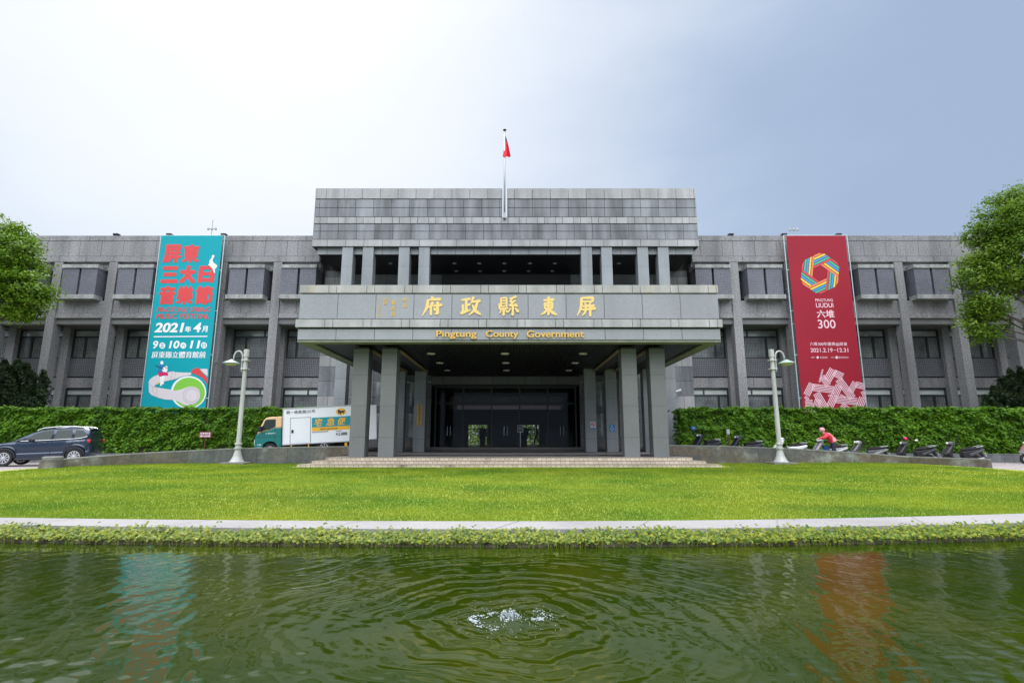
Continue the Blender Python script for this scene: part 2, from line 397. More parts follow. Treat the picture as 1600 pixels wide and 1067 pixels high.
    def build(s, name, m, parent=None, org=None, smooth_=False, bevel=0.0):
        me = bpy.data.meshes.new(name); me.from_pydata(s.v, [], s.f)
        if isinstance(m, (list, tuple)) and len(m) > 1: me.polygons.foreach_set('material_index', s.m)
        return finish(name, me, m, parent, org, smooth_, bevel)
def np_mesh(name, v, f, m, parent=None, org=None, smooth_=False):
    """v (n,3), f (k, corners) arrays"""
    me = bpy.data.meshes.new(name); n, k = f.shape
    me.vertices.add(len(v)); me.vertices.foreach_set('co', np.asarray(v, np.float32).ravel())
    me.loops.add(n * k); me.loops.foreach_set('vertex_index', f.astype(np.int32).ravel())
    me.polygons.add(n); me.polygons.foreach_set('loop_start', np.arange(0, n * k, k, dtype=np.int32))
    me.update(calc_edges=True)
    return finish(name, me, m, parent, org, smooth_)
def structure(o): o['kind'] = 'structure'; return o
def dup(o, dx, dy=0.0, dz=0.0, parent=None):
    c = o.copy(); col.objects.link(c); c.location = o.location + Vector((dx, dy, dz)); ORG[c.name] = ORG[o.name]
    if parent is not None: c.parent = parent
    for ch in [k for k in bpy.data.objects if k.parent == o]:
        g = ch.copy(); col.objects.link(g); g.parent = c
    return c

# lettering: Blender's built-in font, turned into mesh
_tc = {}
def glyphs(body, offset=0.0, shear=0.0):
    key = (body, offset, shear)
    if key not in _tc:
        c = bpy.data.curves.new('lettering', 'FONT'); c.body = body; c.offset = offset; c.shear = shear; c.resolution_u = 4
        o = bpy.data.objects.new('lettering', c); col.objects.link(o)
        dg = bpy.context.evaluated_depsgraph_get(); dg.update()
        me = bpy.data.meshes.new_from_object(o.evaluated_get(dg))
        v = np.array([p.co[:] for p in me.vertices]); f = [tuple(p.vertices) for p in me.polygons]
        bpy.data.objects.remove(o); bpy.data.curves.remove(c); bpy.data.meshes.remove(me)
        _tc[key] = (v, f)
    return _tc[key]
def text_in(mb, body, x0, x1, z0, z1, y, offset=0.0, shear=0.0, depth=0.0, bold=0.0):
    """letters fitted to a rectangle of a plane facing -y"""
    v, f = glyphs(body, offset, shear)
    a, b = v[:, :2].min(0), v[:, :2].max(0)
    p = (v[:, :2] - a) / np.maximum(b - a, 1e-6)
    xs, zs = x0 + p[:, 0] * (x1 - x0), z0 + p[:, 1] * (z1 - z0)
    if bold:
        w, h = x1 - x0, z1 - z0
        for i, (du, dv) in enumerate(((-1, 0), (1, 0), (0, 0.8), (0, -0.8), (-0.7, 0.6), (0.7, 0.6), (-0.7, -0.6), (0.7, -0.6))):
            mb.add([(x + du * bold * w * 0.5, y - 0.0003 * (i + 1), z + dv * bold * h * 0.5) for x, z in zip(x0 + w * bold * 0.5 + p[:, 0] * w * (1 - bold), z0 + h * bold * 0.4 + p[:, 1] * h * (1 - bold * 0.8))], f)
        return
    if depth:
        n = len(v); ed = {}
        for q in f:
            for i in range(len(q)):
                e = (q[i], q[(i + 1) % len(q)])
                if (e[1], e[0]) in ed: del ed[(e[1], e[0])]
                else: ed[e] = 1
        mb.add([(x, y, z) for x, z in zip(xs, zs)] + [(x, y + depth, z) for x, z in zip(xs, zs)], list(f) + [(e[0], e[0] + n, e[1] + n, e[1]) for e in ed])
    else:
        mb.add([(x, y, z) for x, z in zip(xs, zs)], f)
def text_px(mb, body, px0, px1, py0, py1, D, **k):
    ym, xm = (py0 + py1) / 2, (px0 + px1) / 2
    text_in(mb, body, X(px0, ym, D), X(px1, ym, D), at(xm, py1, D)[1], at(xm, py0, D)[1], D, **k)
def poly_px(mb, pts, D): mb.face([(at(x, y, D)[0], D, at(x, y, D)[1]) for x, y in pts])
def spline(pts, n=6):
    out = []; P = [np.array(p, float) for p in pts]; P = [2 * P[0] - P[1]] + P + [2 * P[-1] - P[-2]]
    for i in range(1, len(P) - 2):
        for k in range(n):
            t = k / n
            out.append(0.5 * (2 * P[i] + (P[i + 1] - P[i - 1]) * t + (2 * P[i - 1] - 5 * P[i] + 4 * P[i + 1] - P[i + 2]) * t * t + (3 * P[i] - P[i - 1] - 3 * P[i + 1] + P[i + 2]) * t ** 3))
    out.append(P[-2]); return out
def ribbon(pts, n=6):
    """(x, y, half width) stroke -> closed outline"""
    q = spline(pts, n); L_, R_ = [], []
    for i, p in enumerate(q):
        t = q[min(i + 1, len(q) - 1)][:2] - q[max(i - 1, 0)][:2]; t = t / (np.linalg.norm(t) + 1e-9); nrm = np.array((-t[1], t[0]))
        L_.append(p[:2] + nrm * p[2]); R_.append(p[:2] - nrm * p[2])
    e = q[-1][:2] - q[-2][:2]; s0 = q[0][:2] - q[1][:2]
    e = e / (np.linalg.norm(e) + 1e-9); s0 = s0 / (np.linalg.norm(s0) + 1e-9)
    return [q[0][:2] + s0 * q[0][2] * 0.7] + L_ + [q[-1][:2] + e * q[-1][2] * 0.7] + R_[::-1]

# ------------------------------------------------------------------ ground, pond, lawn, path, drive
def path_front(x): return 7.45 + np.where(x < 0, 0.0075, 0.0105) * x * x
def path_back(x): return 8.14 + np.where(x < 0, 0.0060, 0.0120) * x * x
WALL_L = [(-7.2, 26.3, 696.5), (-8.25, 26.3, 697), (-10.7, 26.0, 698), (-13.4, 25.6, 700.5), (-14.8, 24.9, 703.5), (-16.0, 23.8, 707), (-17.1, 22.2, 713), (-17.75, 21.0, 719)]
WALL_R = [(6.9, 26.8, 694.5), (7.9, 26.8, 695), (10.4, 26.7, 696), (13.5, 26.1, 700.4), (15.9, 25.4, 706), (17.6, 24.2, 713), (18.8, 21.6, 717)]
def wall_d(x):
    if x < -8.25: return float(np.interp(-x, [-p[0] for p in WALL_L], [p[1] for p in WALL_L]))
    if x > 7.9: return float(np.interp(x, [p[0] for p in WALL_R], [p[1] for p in WALL_R]))
    return 26.0
def hedge_d(x): return 30.0 - 0.2 * max(0.0, abs(x) - 14)

g = MB(); g.face([(-900, -60, -0.7), (900, -60, -0.7), (900, 900, -0.7), (-900, 900, -0.7)])
structure(g.build('ground', 'far_ground'))
# lawn sheet
us = np.linspace(-1, 1, 161); rows = 44
lv = []
for k in range(rows):
    t = k / (rows - 1)
    for u in us:
        x = 18.2 * u if abs(u) < 0.9999 else 18.2 * u
        d0 = float(path_back(np.array(x))) - 0.02; d1 = wall_d(x) + 0.12 if abs(x) > 8 else 26.4
        d = d0 + (d1 - d0) * t; xx = x
        if x < -17.75: d1 = 20.9; d = d0 + (d1 - d0) * t
        if x > 17.9: d1 = wall_d(x); d = d0 + (d1 - d0) * t
        lv.append((xx + (0.35 * smooth(0.93, 1, abs(u)) * np.sign(u)) * (1 - t), d, float(lawn_z(x, d))))
lv = np.array(lv); nx = len(us)
idx = np.arange(rows * nx).reshape(rows, nx)
lf = np.stack([idx[:-1, :-1].ravel(), idx[:-1, 1:].ravel(), idx[1:, 1:].ravel(), idx[1:, :-1].ravel()], 1)
structure(np_mesh('lawn', lv, lf, 'lawn_turf', smooth_=True))
# grass blades
N = 400000
dd = 8.15 * (26.3 / 8.15) ** rng.random(N); xx = (rng.random(N) * 2 - 1) * np.minimum(dd * 1.02 + 0.5, 17.6)
keep = (dd < np.vectorize(wall_d)(xx) - 0.03) & (dd > path_back(xx) + 0.01) & ~((np.abs(xx) < 9.3) & (dd > 22.6))
dd, xx = dd[keep], xx[keep]; n = len(dd)
hgt = (0.014 + 0.018 * rng.random(n)) * (0.8 + dd / 20); wd = 0.0035 * (0.6 + dd / 8)
an = rng.random(n) * 6.283; ln = (rng.random((n, 2)) - 0.5) * 0.05
b0 = np.stack([xx - wd * np.cos(an), dd - wd * np.sin(an), lawn_z(xx, dd)], 1); b1 = np.stack([xx + wd * np.cos(an), dd + wd * np.sin(an), lawn_z(xx, dd)], 1)
tp = np.stack([xx + ln[:, 0], dd + ln[:, 1], lawn_z(xx, dd) + hgt], 1)
gv = np.stack([b0, b1, tp], 1).reshape(-1, 3)
o = np_mesh('grass', gv, np.arange(3 * n).reshape(-1, 3), 'leaf_grass'); set_props(o, 'short green lawn grass between the pond path and the steps', 'grass', kind='stuff')
# path of pale concrete slabs along the pond
pb = MB(); xs = np.linspace(-22, 22, 89)
for a, b in zip(xs[:-1], xs[1:]):
    p = [(a, float(path_front(a))), (b, float(path_front(b))), (b, float(path_back(b))), (a, float(path_back(a)))]
    pb.prism_z(p, -0.5, 0.03)
structure(pb.build('path', 'concrete_path'))
pj = MB()
for xj in (-13.6, -11.2, -8.9, -6.7, -4.6, -2.35, -0.05, 1.85, 3.8, 6.0, 8.3, 10.4, 12.7):
    f0, b_ = float(path_front(xj - 0.2)), float(path_back(xj + 0.15))
    pj.face([(xj - 0.2, f0, 0.0345), (xj - 0.187, f0, 0.0345), (xj + 0.163, b_, 0.0345), (xj + 0.15, b_, 0.0345)])
structure(pj.build('path_joints', 'path_joint'))
# pond bank under the plants
bk = MB(); xs = np.linspace(-16, 16, 65)
for a, b in zip(xs[:-1], xs[1:]):
    fa, fb = float(path_front(a)), float(path_front(b))
    bk.face([(a, fa - 0.75, -0.22), (b, fb - 0.75, -0.22), (b, fb - 0.42, -0.06), (a, fa - 0.42, -0.06)])
    bk.face([(a, fa - 0.42, -0.06), (b, fb - 0.42, -0.06), (b, fb + 0.01, -0.03), (a, fa + 0.01, -0.03)])
structure(bk.build('pond_bank_ground', 'soil'))

# pond water: real waves around the bubbling jet
FX, FD, WZ = -0.02, 4.27, -0.10
wx = np.concatenate([np.linspace(-20, -7.6, 40, endpoint=False), np.linspace(-7.6, 7.6, 1000), np.linspace(7.6, 20, 41)[1:]])
wd_ = np.concatenate([np.linspace(-6, 2.5, 30, endpoint=False), np.linspace(2.5, 8.3, 470)])
GX, GD = np.meshgrid(wx, wd_)
r_ = np.hypot(GX - FX, (GD - FD)); th = np.arctan2(GD - FD, GX - FX)
H = np.zeros_like(r_)
wob = 0.07 * np.sin(3 * th + 1.1) + 0.045 * np.sin(7 * th + 2.0) + 0.025 * np.sin(13 * th + 3 * r_) + 0.06 * np.sin(GX * 2.3 + GD * 1.1)
env = np.exp(-np.maximum(r_ - 0.3, 0) / 1.9)
wob2 = wob * (0.5 + 0.5 * r_)
H += 0.0036 * np.exp(-r_ / 1.7) * np.sin(2 * np.pi * (r_ + 0.8 * wob2) / 0.23) + 0.0017 * np.exp(-r_ / 1.6) * np.sin(2 * np.pi * (r_ + wob2) / 0.115 + 1.0)
H += 0.0024 * np.exp(-r_ / 4.5) * np.sin(2 * np.pi * (r_ + 1.4 * wob2) / 0.36 + 0.5) + 0.0010 * np.exp(-r_ / 5.0) * np.sin(2 * np.pi * (r_ - 1.2 * wob2 + 0.1 * GX) / 0.19 + 2.5)
wr = np.random.default_rng(3)
for k in range(70):
    lam = 0.055 * (7.0 ** wr.random()); ang = wr.normal(0.0, 0.75) + (math.pi / 2); ph = wr.random() * 6.28
    s_ = (GX * math.cos(ang) + GD * math.sin(ang)); c_ = GX * math.sin(ang) - GD * math.cos(ang)
    bend = 0.30 * lam * np.sin((1.1 + wr.random()) * c_ + ph * 2) + 0.2 * lam * np.sin(4.3 * c_ + 2.1 * s_ + ph)
    f1, f2 = 0.6 + 2.5 * wr.random(2); patch = np.clip(0.35 + 0.65 * np.sin(f1 * GX + ph) * np.sin(f2 * GD + 2 * ph), 0, 1)
    H += (1 - 0.35 * np.exp(-r_ / 1.0)) * 0.00070 * lam ** 0.68 * patch * np.sin(2 * np.pi * (s_ + bend) / lam + ph)
near = 0.8 + 0.9 * smooth(5.2, 2.6, GD)
H *= np.where(r_ < 2.5, 1.0, near)
H += 0.016 * np.exp(-(r_ / 0.16) ** 2) - 0.006 * np.exp(-((r_ - 0.30) / 0.10) ** 2)
H *= smooth(8.0, 7.0, GD) * 0.8 + 0.2
wv = np.stack([GX, GD, WZ + H], 2).reshape(-1, 3)
idx = np.arange(wv.shape[0]).reshape(GX.shape)
wf = np.stack([idx[:-1, :-1].ravel(), idx[:-1, 1:].ravel(), idx[1:, 1:].ravel(), idx[1:, :-1].ravel()], 1)
m = mat('pond_water', (0.015, 0.030, 0.001), 0.012, spec=0.5, tint=((0.033, 0.043, 0.002), 0.5, 0.42, 0.66), bump=(30, 0.04, 0.01))
m.node_tree.nodes['Principled BSDF'].inputs['IOR'].default_value = 1.33
structure(np_mesh('pond_water', wv, wf, 'pond_water', smooth_=True))

# pennywort growing along the pond edge
n = 22000
px_ = (rng.random(n) * 2 - 1) * 9.6; off = rng.random(n) ** 0.8
pd = path_front(px_) - 0.06 - off * 0.52
clump = 0.5 + 0.5 * np.sin(px_ * 5.1 + 1.3) * np.sin(px_ * 2.2)
hz = -0.08 + (0.05 + 0.11 * rng.random(n)) * (1.0 - 0.5 * off) * (0.75 + 0.4 * clump)
tall = rng.random(n) < 0.012; hz[tall] += 0.07
rad = 0.008 + 0.015 * rng.random(n)
tilt = rng.normal(0, 0.35, (n, 2)); tilt[:, 1] -= 0.35
k6 = np.arange(7) / 7 * 6.283
ca, sa = np.cos(k6), np.sin(k6)
lx = px_[:, None] + rad[:, None] * ca; ly = pd[:, None] + rad[:, None] * sa
lz = hz[:, None] + rad[:, None] * (ca * tilt[:, :1] - sa * tilt[:, 1:])
pv = np.stack([lx, ly, lz], 2).reshape(-1, 3)
o = np_mesh('pond_plants', pv, np.arange(7 * n).reshape(-1, 7), 'leaf_pond'); set_props(o, 'round leaved green plants growing along the pond edge', 'pond plants', kind='stuff')
n = 5200; sx = (rng.random(n) * 2 - 1) * 9.6; so = rng.random(n); sd = path_front(sx) - 0.05 - so * 0.55
sh = 0.08 + 0.09 * rng.random(n) * (1 - 0.5 * so)
q = np.stack([np.stack([sx - 0.003, sd, np.full(n, -0.12)], 1), np.stack([sx + 0.003, sd, np.full(n, -0.12)], 1), np.stack([sx + rng.normal(0, 0.02, n), sd + rng.normal(0, 0.02, n), -0.10 + sh], 1)], 1).reshape(-1, 3)
o = np_mesh('pond_plant_stems', q, np.arange(3 * n).reshape(-1, 3), 'leaf_grass'); set_props(o, 'thin green stems under the round leaves at the pond edge', 'pond plants', kind='stuff')

# bubbling jet in the pond
ft = empty('pond_fountain', (FX, FD, WZ), 'low bubbling white fountain jet in the middle of the pond', 'fountain')
b = MB(); rr = random.Random(5)
for k in range(420):
    a = rr.random() * 6.283; q = rr.random() ** 0.55 * 0.098; h_ = 0.078 * (1 - (q / 0.10) ** 2) * (0.7 + 0.3 * math.sin(5 * a + 20 * q))
    b.ball((FX + q * math.cos(a), FD + q * math.sin(a), WZ + max(0.0, h_) * rr.random() ** 0.3), 0.002 + 0.006 * rr.random() ** 2, 7, 5)
b.build('jet', 'foam', ft, smooth_=True)
for (cx, cy, ra, a0, a1, k_, sp) in ((-0.22, 0.02, 0.07, 1.2, 4.6, 120, 0.010), (-0.14, 0.02, 0.025, 0, 6.28, 60, 0.014), (0.0, 0.0, 0.125, 4.3, 5.9, 130, 0.012), (0.21, 0.01, 0.03, 0, 6.28, 60, 0.014), (0.0, 0.0, 0.27, 3.4, 4.4, 50, 0.018), (0.0, 0.02, 0.31, 0.1, 0.9, 40, 0.02), (-0.1, 0.08, 0.08, 0.6, 2.4, 34, 0.014)):
    b = MB()
    for k in range(k_):
        a = a0 + (a1 - a0) * rr.random()
        b.ball((FX + cx + ra * math.cos(a) + rr.gauss(0, sp), FD + cy + ra * 0.8 * math.sin(a) + rr.gauss(0, sp), WZ + 0.003), 0.002 + 0.005 * rr.random() ** 1.5, 6, 4, (1.2, 1, 0.7))
    b.build('foam_patch', 'foam', ft, smooth_=True)
b = MB()
for k in range(170):
    a = rr.random() * 6.283; q = 0.08 + 0.36 * rr.random() ** 1.3
    b.ball((FX + q * math.cos(a), FD + q * math.sin(a), WZ + 0.003 + 0.035 * rr.random() ** 4), 0.0015 + 0.0022 * rr.random(), 6, 4)
b.build('droplets', 'foam', ft, smooth_=True)

# drive: up and over through the porch, both sides down to the lawn's edge
dv = MB()
xs = list(np.linspace(-60, -18.2, 22)) + list(np.linspace(-17.9, 18.3, 100)) + list(np.linspace(18.7, 60, 22))
for a, b_ in zip(xs[:-1], xs[1:]):
    def nd(x):
        if -17.9 <= x <= 18.3: return wall_d(x) + 0.1
        return 4.0
    na, nb = nd(a), nd(b_)
    if abs(na - nb) > 5: na = nb = max(na, nb) if False else min(na, nb) if abs(a) > 18 and abs(b_) > 18 else 20.6
    za, zb = drive_z(a) - 0.004, drive_z(b_) - 0.004
    dv.face([(a, na, za if na > 15 else 0.0), (b_, nb, zb if nb > 15 else 0.0), (b_, hedge_d(b_) + 0.5, zb), (a, hedge_d(a) + 0.5, za)])
structure(dv.build('driveway', 'paving'))

# ramp walls along the drive
def path_wall(name, pts, thick, label, stone, cap, h_of, base=-0.3, group=None):
    w = MB(); c = MB(); n = len(pts)
    P = [Vector((p[0], p[1], 0)) for p in pts]
    off = []
    for i in range(n):
        t = (P[min(i + 1, n - 1)] - P[max(i - 1, 0)]).normalized(); nn = Vector((-t.y, t.x, 0))
        if nn.y < 0: nn = -nn
        off.append(P[i] + nn * thick)
    for i in range(n - 1):
        seg = max(1, int(round((P[i + 1] - P[i]).length / 1.35)))
        for k in range(seg):
            t0, t1 = k / seg, (k + 1) / seg
            f0, f1 = P[i].lerp(P[i + 1], t0), P[i].lerp(P[i + 1], t1); g0, g1 = off[i].lerp(off[i + 1], t0), off[i].lerp(off[i + 1], t1)
            h0, h1 = h_of(i) + (h_of(i + 1) - h_of(i)) * t0, h_of(i) + (h_of(i + 1) - h_of(i)) * t1
            e = (f1 - f0).normalized() * 0.004
            f0b, f1b, g0b, g1b = f0 + e, f1 - e, g0 + e, g1 - e
            w.add([(f0b.x, f0b.y, base), (f1b.x, f1b.y, base), (g1b.x, g1b.y, base), (g0b.x, g0b.y, base), (f0b.x, f0b.y, h0 - 0.05), (f1b.x, f1b.y, h1 - 0.05), (g1b.x, g1b.y, h1 - 0.05), (g0b.x, g0b.y, h0 - 0.05)],
                  [(0, 3, 2, 1), (4, 5, 6, 7), (0, 1, 5, 4), (1, 2, 6, 5), (2, 3, 7, 6), (3, 0, 4, 7)])
            d_ = Vector((0, -0.012, 0))
            c.add([(f0.x, f0.y - 0.012, h0 - 0.05), (f1.x, f1.y - 0.012, h1 - 0.05), (g1.x, g1.y + 0.01, h1 - 0.05), (g0.x, g0.y + 0.01, h0 - 0.05), (f0.x, f0.y - 0.012, h0), (f1.x, f1.y - 0.012, h1), (g1.x, g1.y + 0.01, h1), (g0.x, g0.y + 0.01, h0)],
                  [(0, 3, 2, 1), (4, 5, 6, 7), (0, 1, 5, 4), (1, 2, 6, 5), (2, 3, 7, 6), (3, 0, 4, 7)])
    mid = pts[n // 2]
    root = empty(name, (mid[0], mid[1], 0), label, 'wall', group)
    w.build('wall_face', stone, root); c.build('coping', cap, root)
    return root
path_wall('ramp_wall', WALL_L, 0.25, 'low grey stone ramp wall sloping down from the porch towards the dark car', 'ramp_wall_stone', 'ramp_wall_cap', lambda i: Z(WALL_L[i][2], WALL_L[i][1]))
path_wall('ramp_wall', WALL_R, 0.25, 'low brown stained stone ramp wall in front of the row of scooters', 'ramp_wall_stone', 'ramp_wall_cap', lambda i: Z(WALL_R[i][2], WALL_R[i][1]))
HL = [(-38, hedge_d(-38) - 0.15), (-26, hedge_d(-26) - 0.15), (-20, hedge_d(-20) - 0.15), (-14, 29.85), (-9.3, 29.85)]
HR = [(9.3, 29.85), (14, 29.85), (20, hedge_d(20) - 0.15), (26, hedge_d(26) - 0.15), (38, hedge_d(38) - 0.15)]
path_wall('retaining_wall', HL, 0.3, 'dark grey kerb wall under the hedge behind the car and truck', 'dark_wall_stone', 'dark_wall_stone', lambda i: drive_z(HL[i][0]) + 0.42)
path_wall('retaining_wall', HR, 0.3, 'dark grey kerb wall under the hedge behind the scooters', 'dark_wall_stone', 'dark_wall_stone', lambda i: drive_z(HR[i][0]) + 0.42)
# stone stub at the end of the left ramp wall
sx0, sx1, sD = X(51, 725, 20.4), X(84, 725, 20.4), 20.4
b = MB(); cx_ = (sx0 + sx1) / 2; rw = (sx1 - sx0) / 2
zb = float(lawn_z(-17.9, 20.4)) - 0.05
st = empty('stone_bollard', (cx_, sD + rw, 0), 'short round grey stone stub at the end of the ramp wall by the car', 'bollard')
b.lathe([(rw * 1.02, zb - 0.2), (rw, zb + 0.05), (rw * 0.93, Z(717.5, sD) - 0.02)], (cx_, sD + rw, 0), 28); b.build('drum', 'ramp_wall_stone', st, smooth_=False)
b = MB(); b.lathe([(rw * 0.8, Z(717.5, sD) - 0.02), (rw * 0.82, Z(714.2, sD)), (rw * 0.75, Z(714, sD) + 0.01)], (cx_, sD + rw, 0), 28); b.build('cap', 'ramp_wall_cap', st)

# ------------------------------------------------------------------ the government building
C = -0.42
bld = empty('government_building', (C, 34, 0), 'long grey granite government building with a columned porch', 'building')
def slabs(mb, x0, x1, z0, z1, y, w, start=0.0, gap=0.024, depth=0.06, alt=None):
    """a course of stone slabs, joints left open"""
    x = x0 - start; k = 0
    while x < x1 - 1e-6:
        ww = (alt[k % len(alt)] if alt else w); a, b_ = max(x, x0), min(x + ww, x1); x += ww; k += 1
        if b_ - a > 0.05: mb.box(a + gap / 2, b_ - gap / 2, y, y + depth, z0 + gap / 2, z1 - gap / 2)
# --- central block
DB = 32.5
bx0, bx1 = C - 12.35, C + 12.35
sl0, sl1 = X(784.6, 300, DB), X(792.6, 300, DB)
zt, zs = Z(294.5, DB), Z(338.6, DB)
core = MB()
zr8a, zr8b = Z(397.8, 32.78), Z(386, 32.78)
zlip = Z(385.5, DB)
core.box(bx0 + 0.05, bx1 - 0.05, DB + 0.05, 48, zlip + 0.02, zs - 0.015)
for a, b_ in ((bx0 + 0.05, sl0), (sl1, bx1 - 0.05)): core.box(a, b_, DB + 0.05, DB + 0.4, zs - 0.01, zt - 0.02)
for a in (bx0 + 0.055, bx1 - 0.355): core.box(a, a + 0.3, DB + 0.41, 47.9, zs - 0.01, zt - 0.02)
core.box(bx0 + 0.3, bx1 - 0.3, 32.84, 48, zr8a + 0.02, zlip + 0.015)
core.build('block_core', 'joint', bld)
def row(name, m, ya, yb, y, w, start, slot=False, alt=None):
    mb = MB(); z0, z1 = Z(yb, DB), Z(ya, DB)
    if slot:
        slabs(mb, bx0, sl0, z0, z1, y, w, start, alt=alt); slabs(mb, sl1, bx1, z0, z1, y, w, w * 0.6, alt=alt)
    else: slabs(mb, bx0, bx1, z0, z1, y, w, start, alt=alt)
    # returns along both sides
    for xs_ in (bx0, bx1 - 0.05):
        k = y + 0.07
        while k < 40: mb.box(xs_, xs_ + 0.05, k, k + w - 0.016, z0 + 0.008, z1 - 0.008); k += w
    return mb.build(name, m, bld)
T = 1.165
row('top_coping', 'pale_granite', 294.5, 311, DB - 0.03, T, 0.45, True)
row('tile_course', 'polished_dark', 311.6, 324.6, DB, T, 0.85, True)
row('tile_course', 'polished_dark', 324.9, 339, DB, T, 0.85, True)
row('string_course', 'pale_granite', 339.6, 349.6, DB - 0.03, T, 0.3, False, alt=(0.72, 0.445))
row('tile_course', 'polished_dark', 350.1, 361.3, DB, T, 0.7)
row('tile_course', 'polished_dark', 361.6, 374.2, DB, T, 0.7)
row('bottom_coping', 'pale_granite', 374.8, 385.5, DB - 0.05, T * 1.01, 0.2)
mb = MB(); slabs(mb, bx0 + 0.25, bx1 - 0.25, zr8a, zr8b, 32.78, 1.18, 0.55); mb.build('frieze', 'polished_grey', bld)
# soffit under the block
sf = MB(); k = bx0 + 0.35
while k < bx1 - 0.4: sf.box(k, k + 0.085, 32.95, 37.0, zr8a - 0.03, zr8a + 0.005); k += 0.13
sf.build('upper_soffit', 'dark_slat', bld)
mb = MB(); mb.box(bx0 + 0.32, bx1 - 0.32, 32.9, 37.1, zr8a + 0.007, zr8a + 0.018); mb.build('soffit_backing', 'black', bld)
for k, (px, py) in enumerate(((569, 411), (610, 411), (710, 411), (749, 411), (788, 411), (828, 411), (867, 411), (967, 411), (713, 423), (750, 423), (788, 423), (826, 423), (863, 423))):
    hrel = zr8a - EYE; b_ = (533.5 - py) / F
    D_ = hrel * (CP - b_ * SP) / (SP + b_ * CP)
    x_ = at(px, py, D_)[0]
    if D_ < 36.8:
        mb = MB(); mb.lathe([(0.13, -0.015), (0.14, 0.018)], (x_, D_, zr8a - 0.035), 14); mb.build('soffit_light', 'white_lens', bld)
# tall columns of the block
for dx in (-10.06, -8.75, -6.45, -5.17, 5.17, 6.45, 8.75, 10.06):
    mb = MB(); x_ = C + dx; zz = [0.38, 1.15, 2.35, 3.55, 4.75, 5.9, 7.5, 9.2, Z(420, 33) , zlip - 0.012]
    for a, b_ in zip(zz[:-1], zz[1:]): mb.box(x_ - 0.34, x_ + 0.34, 32.52, 33.22, a + 0.005, b_ - 0.005)
    o = mb.build('column', 'column_granite' if False else 'polished_grey', bld)
    mb = MB(); mb.box(x_ - 0.325, x_ + 0.325, 32.535, 33.2, 0.38, zlip - 0.02); mb.build('core', 'joint', o)
# upper storey behind the columns
zfl = 6.6 + EYE - 0.75
zso = zr8a + 0.02
for s in (-1, 1):
    mb = MB(); xa, xb = sorted((C + s * 4.6, C + s * 13.0))
    z_ = zfl
    while z_ < zso - 0.1:
        slabs(mb, xa, xb, z_, min(z_ + 1.02, zso), 37.0, 1.6, 0.4, depth=0.2); z_ += 1.02
    mb.build('upper_wall', 'polished_grey', bld)
mb = MB(); mb.box(bx0 - 0.2, bx1 + 0.2, 37.21, 37.4, 5.6, zso + 0.5); mb.build('wall_core', 'joint', bld)
mb = MB(); zw = zfl + 2.2
k = C - 4.55
while k < C + 4.4: mb.box(k + 0.015, k + 0.90, 36.95, 37.0, zfl, zw); k += 0.93
mb.build('upper_door', 'wood_panel', bld)
mb = MB(); mb.box(C - 4.58, C + 4.58, 36.9, 37.0, zw + 0.01, zso); mb.build('upper_lintel', 'interior_dark', bld)
for s in (-1, 1):
    mb = MB(); mb.box(C + s * 8.0 - 0.55, C + s * 8.0 + 0.55, 36.7, 36.95, zfl, zfl + 1.45); mb.build('service_box', 'polished_grey', bld)
# block end walls and side returns beside the wings
for s in (-1, 1):
    xa, xb = sorted((C + s * 11.3, C + s * 12.75))
    mb = MB(); z_ = 0.4; k = 0; hs = (0.75, 1.0, 1.0, 0.85, 1.0, 1.0)
    while z_ < zso:
        h_ = hs[k % 6]; mb.cur = 1 if k % 3 == 0 else 0
        slabs(mb, xa, xb, z_, min(z_ + h_, zso), 36.2, 0.73 if k % 3 == 0 else 1.5, depth=0.7); z_ += h_; k += 1
    mb.build('end_wall', ['polished_dark', 'pale_granite'], bld)
    mb = MB(); mb.box(xa + 0.01, xb - 0.01, 36.21, 37.2, 0, zso - 0.01); mb.build('end_wall_core', 'joint', bld)

# --- canopy
DC = 22.7; CC = -0.13
cx0, cx1 = CC - 9.15, CC + 9.15
zl = {k: Z(y, DC) for k, y in dict(top=445.5, t2=458.2, p1=459.2, p2=498.2, l1=499.2, l2=512, b1=514, b2=531).items()}
zs_ = 4.07 + EYE
can = MB(); can.box(cx0 + 0.05, cx1 - 0.05, DC + 0.06, 32.5, zs_ + 0.16, zl['top'] - 0.75)
for (a, b_, c, d) in ((cx0 + 0.05, cx1 - 0.05, DC + 0.06, DC + 0.5), (cx0 + 0.05, cx0 + 0.5, DC + 0.5, 32.9), (cx1 - 0.5, cx1 - 0.05, DC + 0.5, 32.9)):
    can.box(a, b_, c, d, zl['top'] - 0.74, zl['top'] - 0.02)
canopy = can.build('canopy', 'joint', bld)
def fascia(name, m, za, zb, y, w, alt=None, start=0.0, grow=0.0):
    mb = MB(); x0, x1 = cx0 - grow, cx1 + grow
    slabs(mb, x0, x1, za, zb, y, w, start, depth=0.07, alt=alt, gap=0.02)
    for xs_ in (x0, x1 - 0.05):
        k = y + 0.08
        while k < 32.8: mb.box(xs_, xs_ + 0.05, k, min(k + w - 0.02, 32.9), za + 0.01, zb - 0.01); k += w
    return mb.build(name, m, canopy)
P11 = 18.3 / 11
fascia('parapet_coping', 'stained_granite', zl['t2'], zl['top'], DC - 0.04, 1.3, (1.32, P11 - 1.32), 0.05, 0.02)
fascia('sign_panel', 'sign_granite', zl['p2'], zl['p1'], DC, P11)
fascia('string_course', 'pale_granite', zl['l2'], zl['l1'], DC - 0.10, 1.3, (1.32, P11 - 1.32), 0.05, 0.09)
fascia('lower_panel', 'sign_granite', zl['b2'], zl['b1'], DC, P11)
mb = MB()
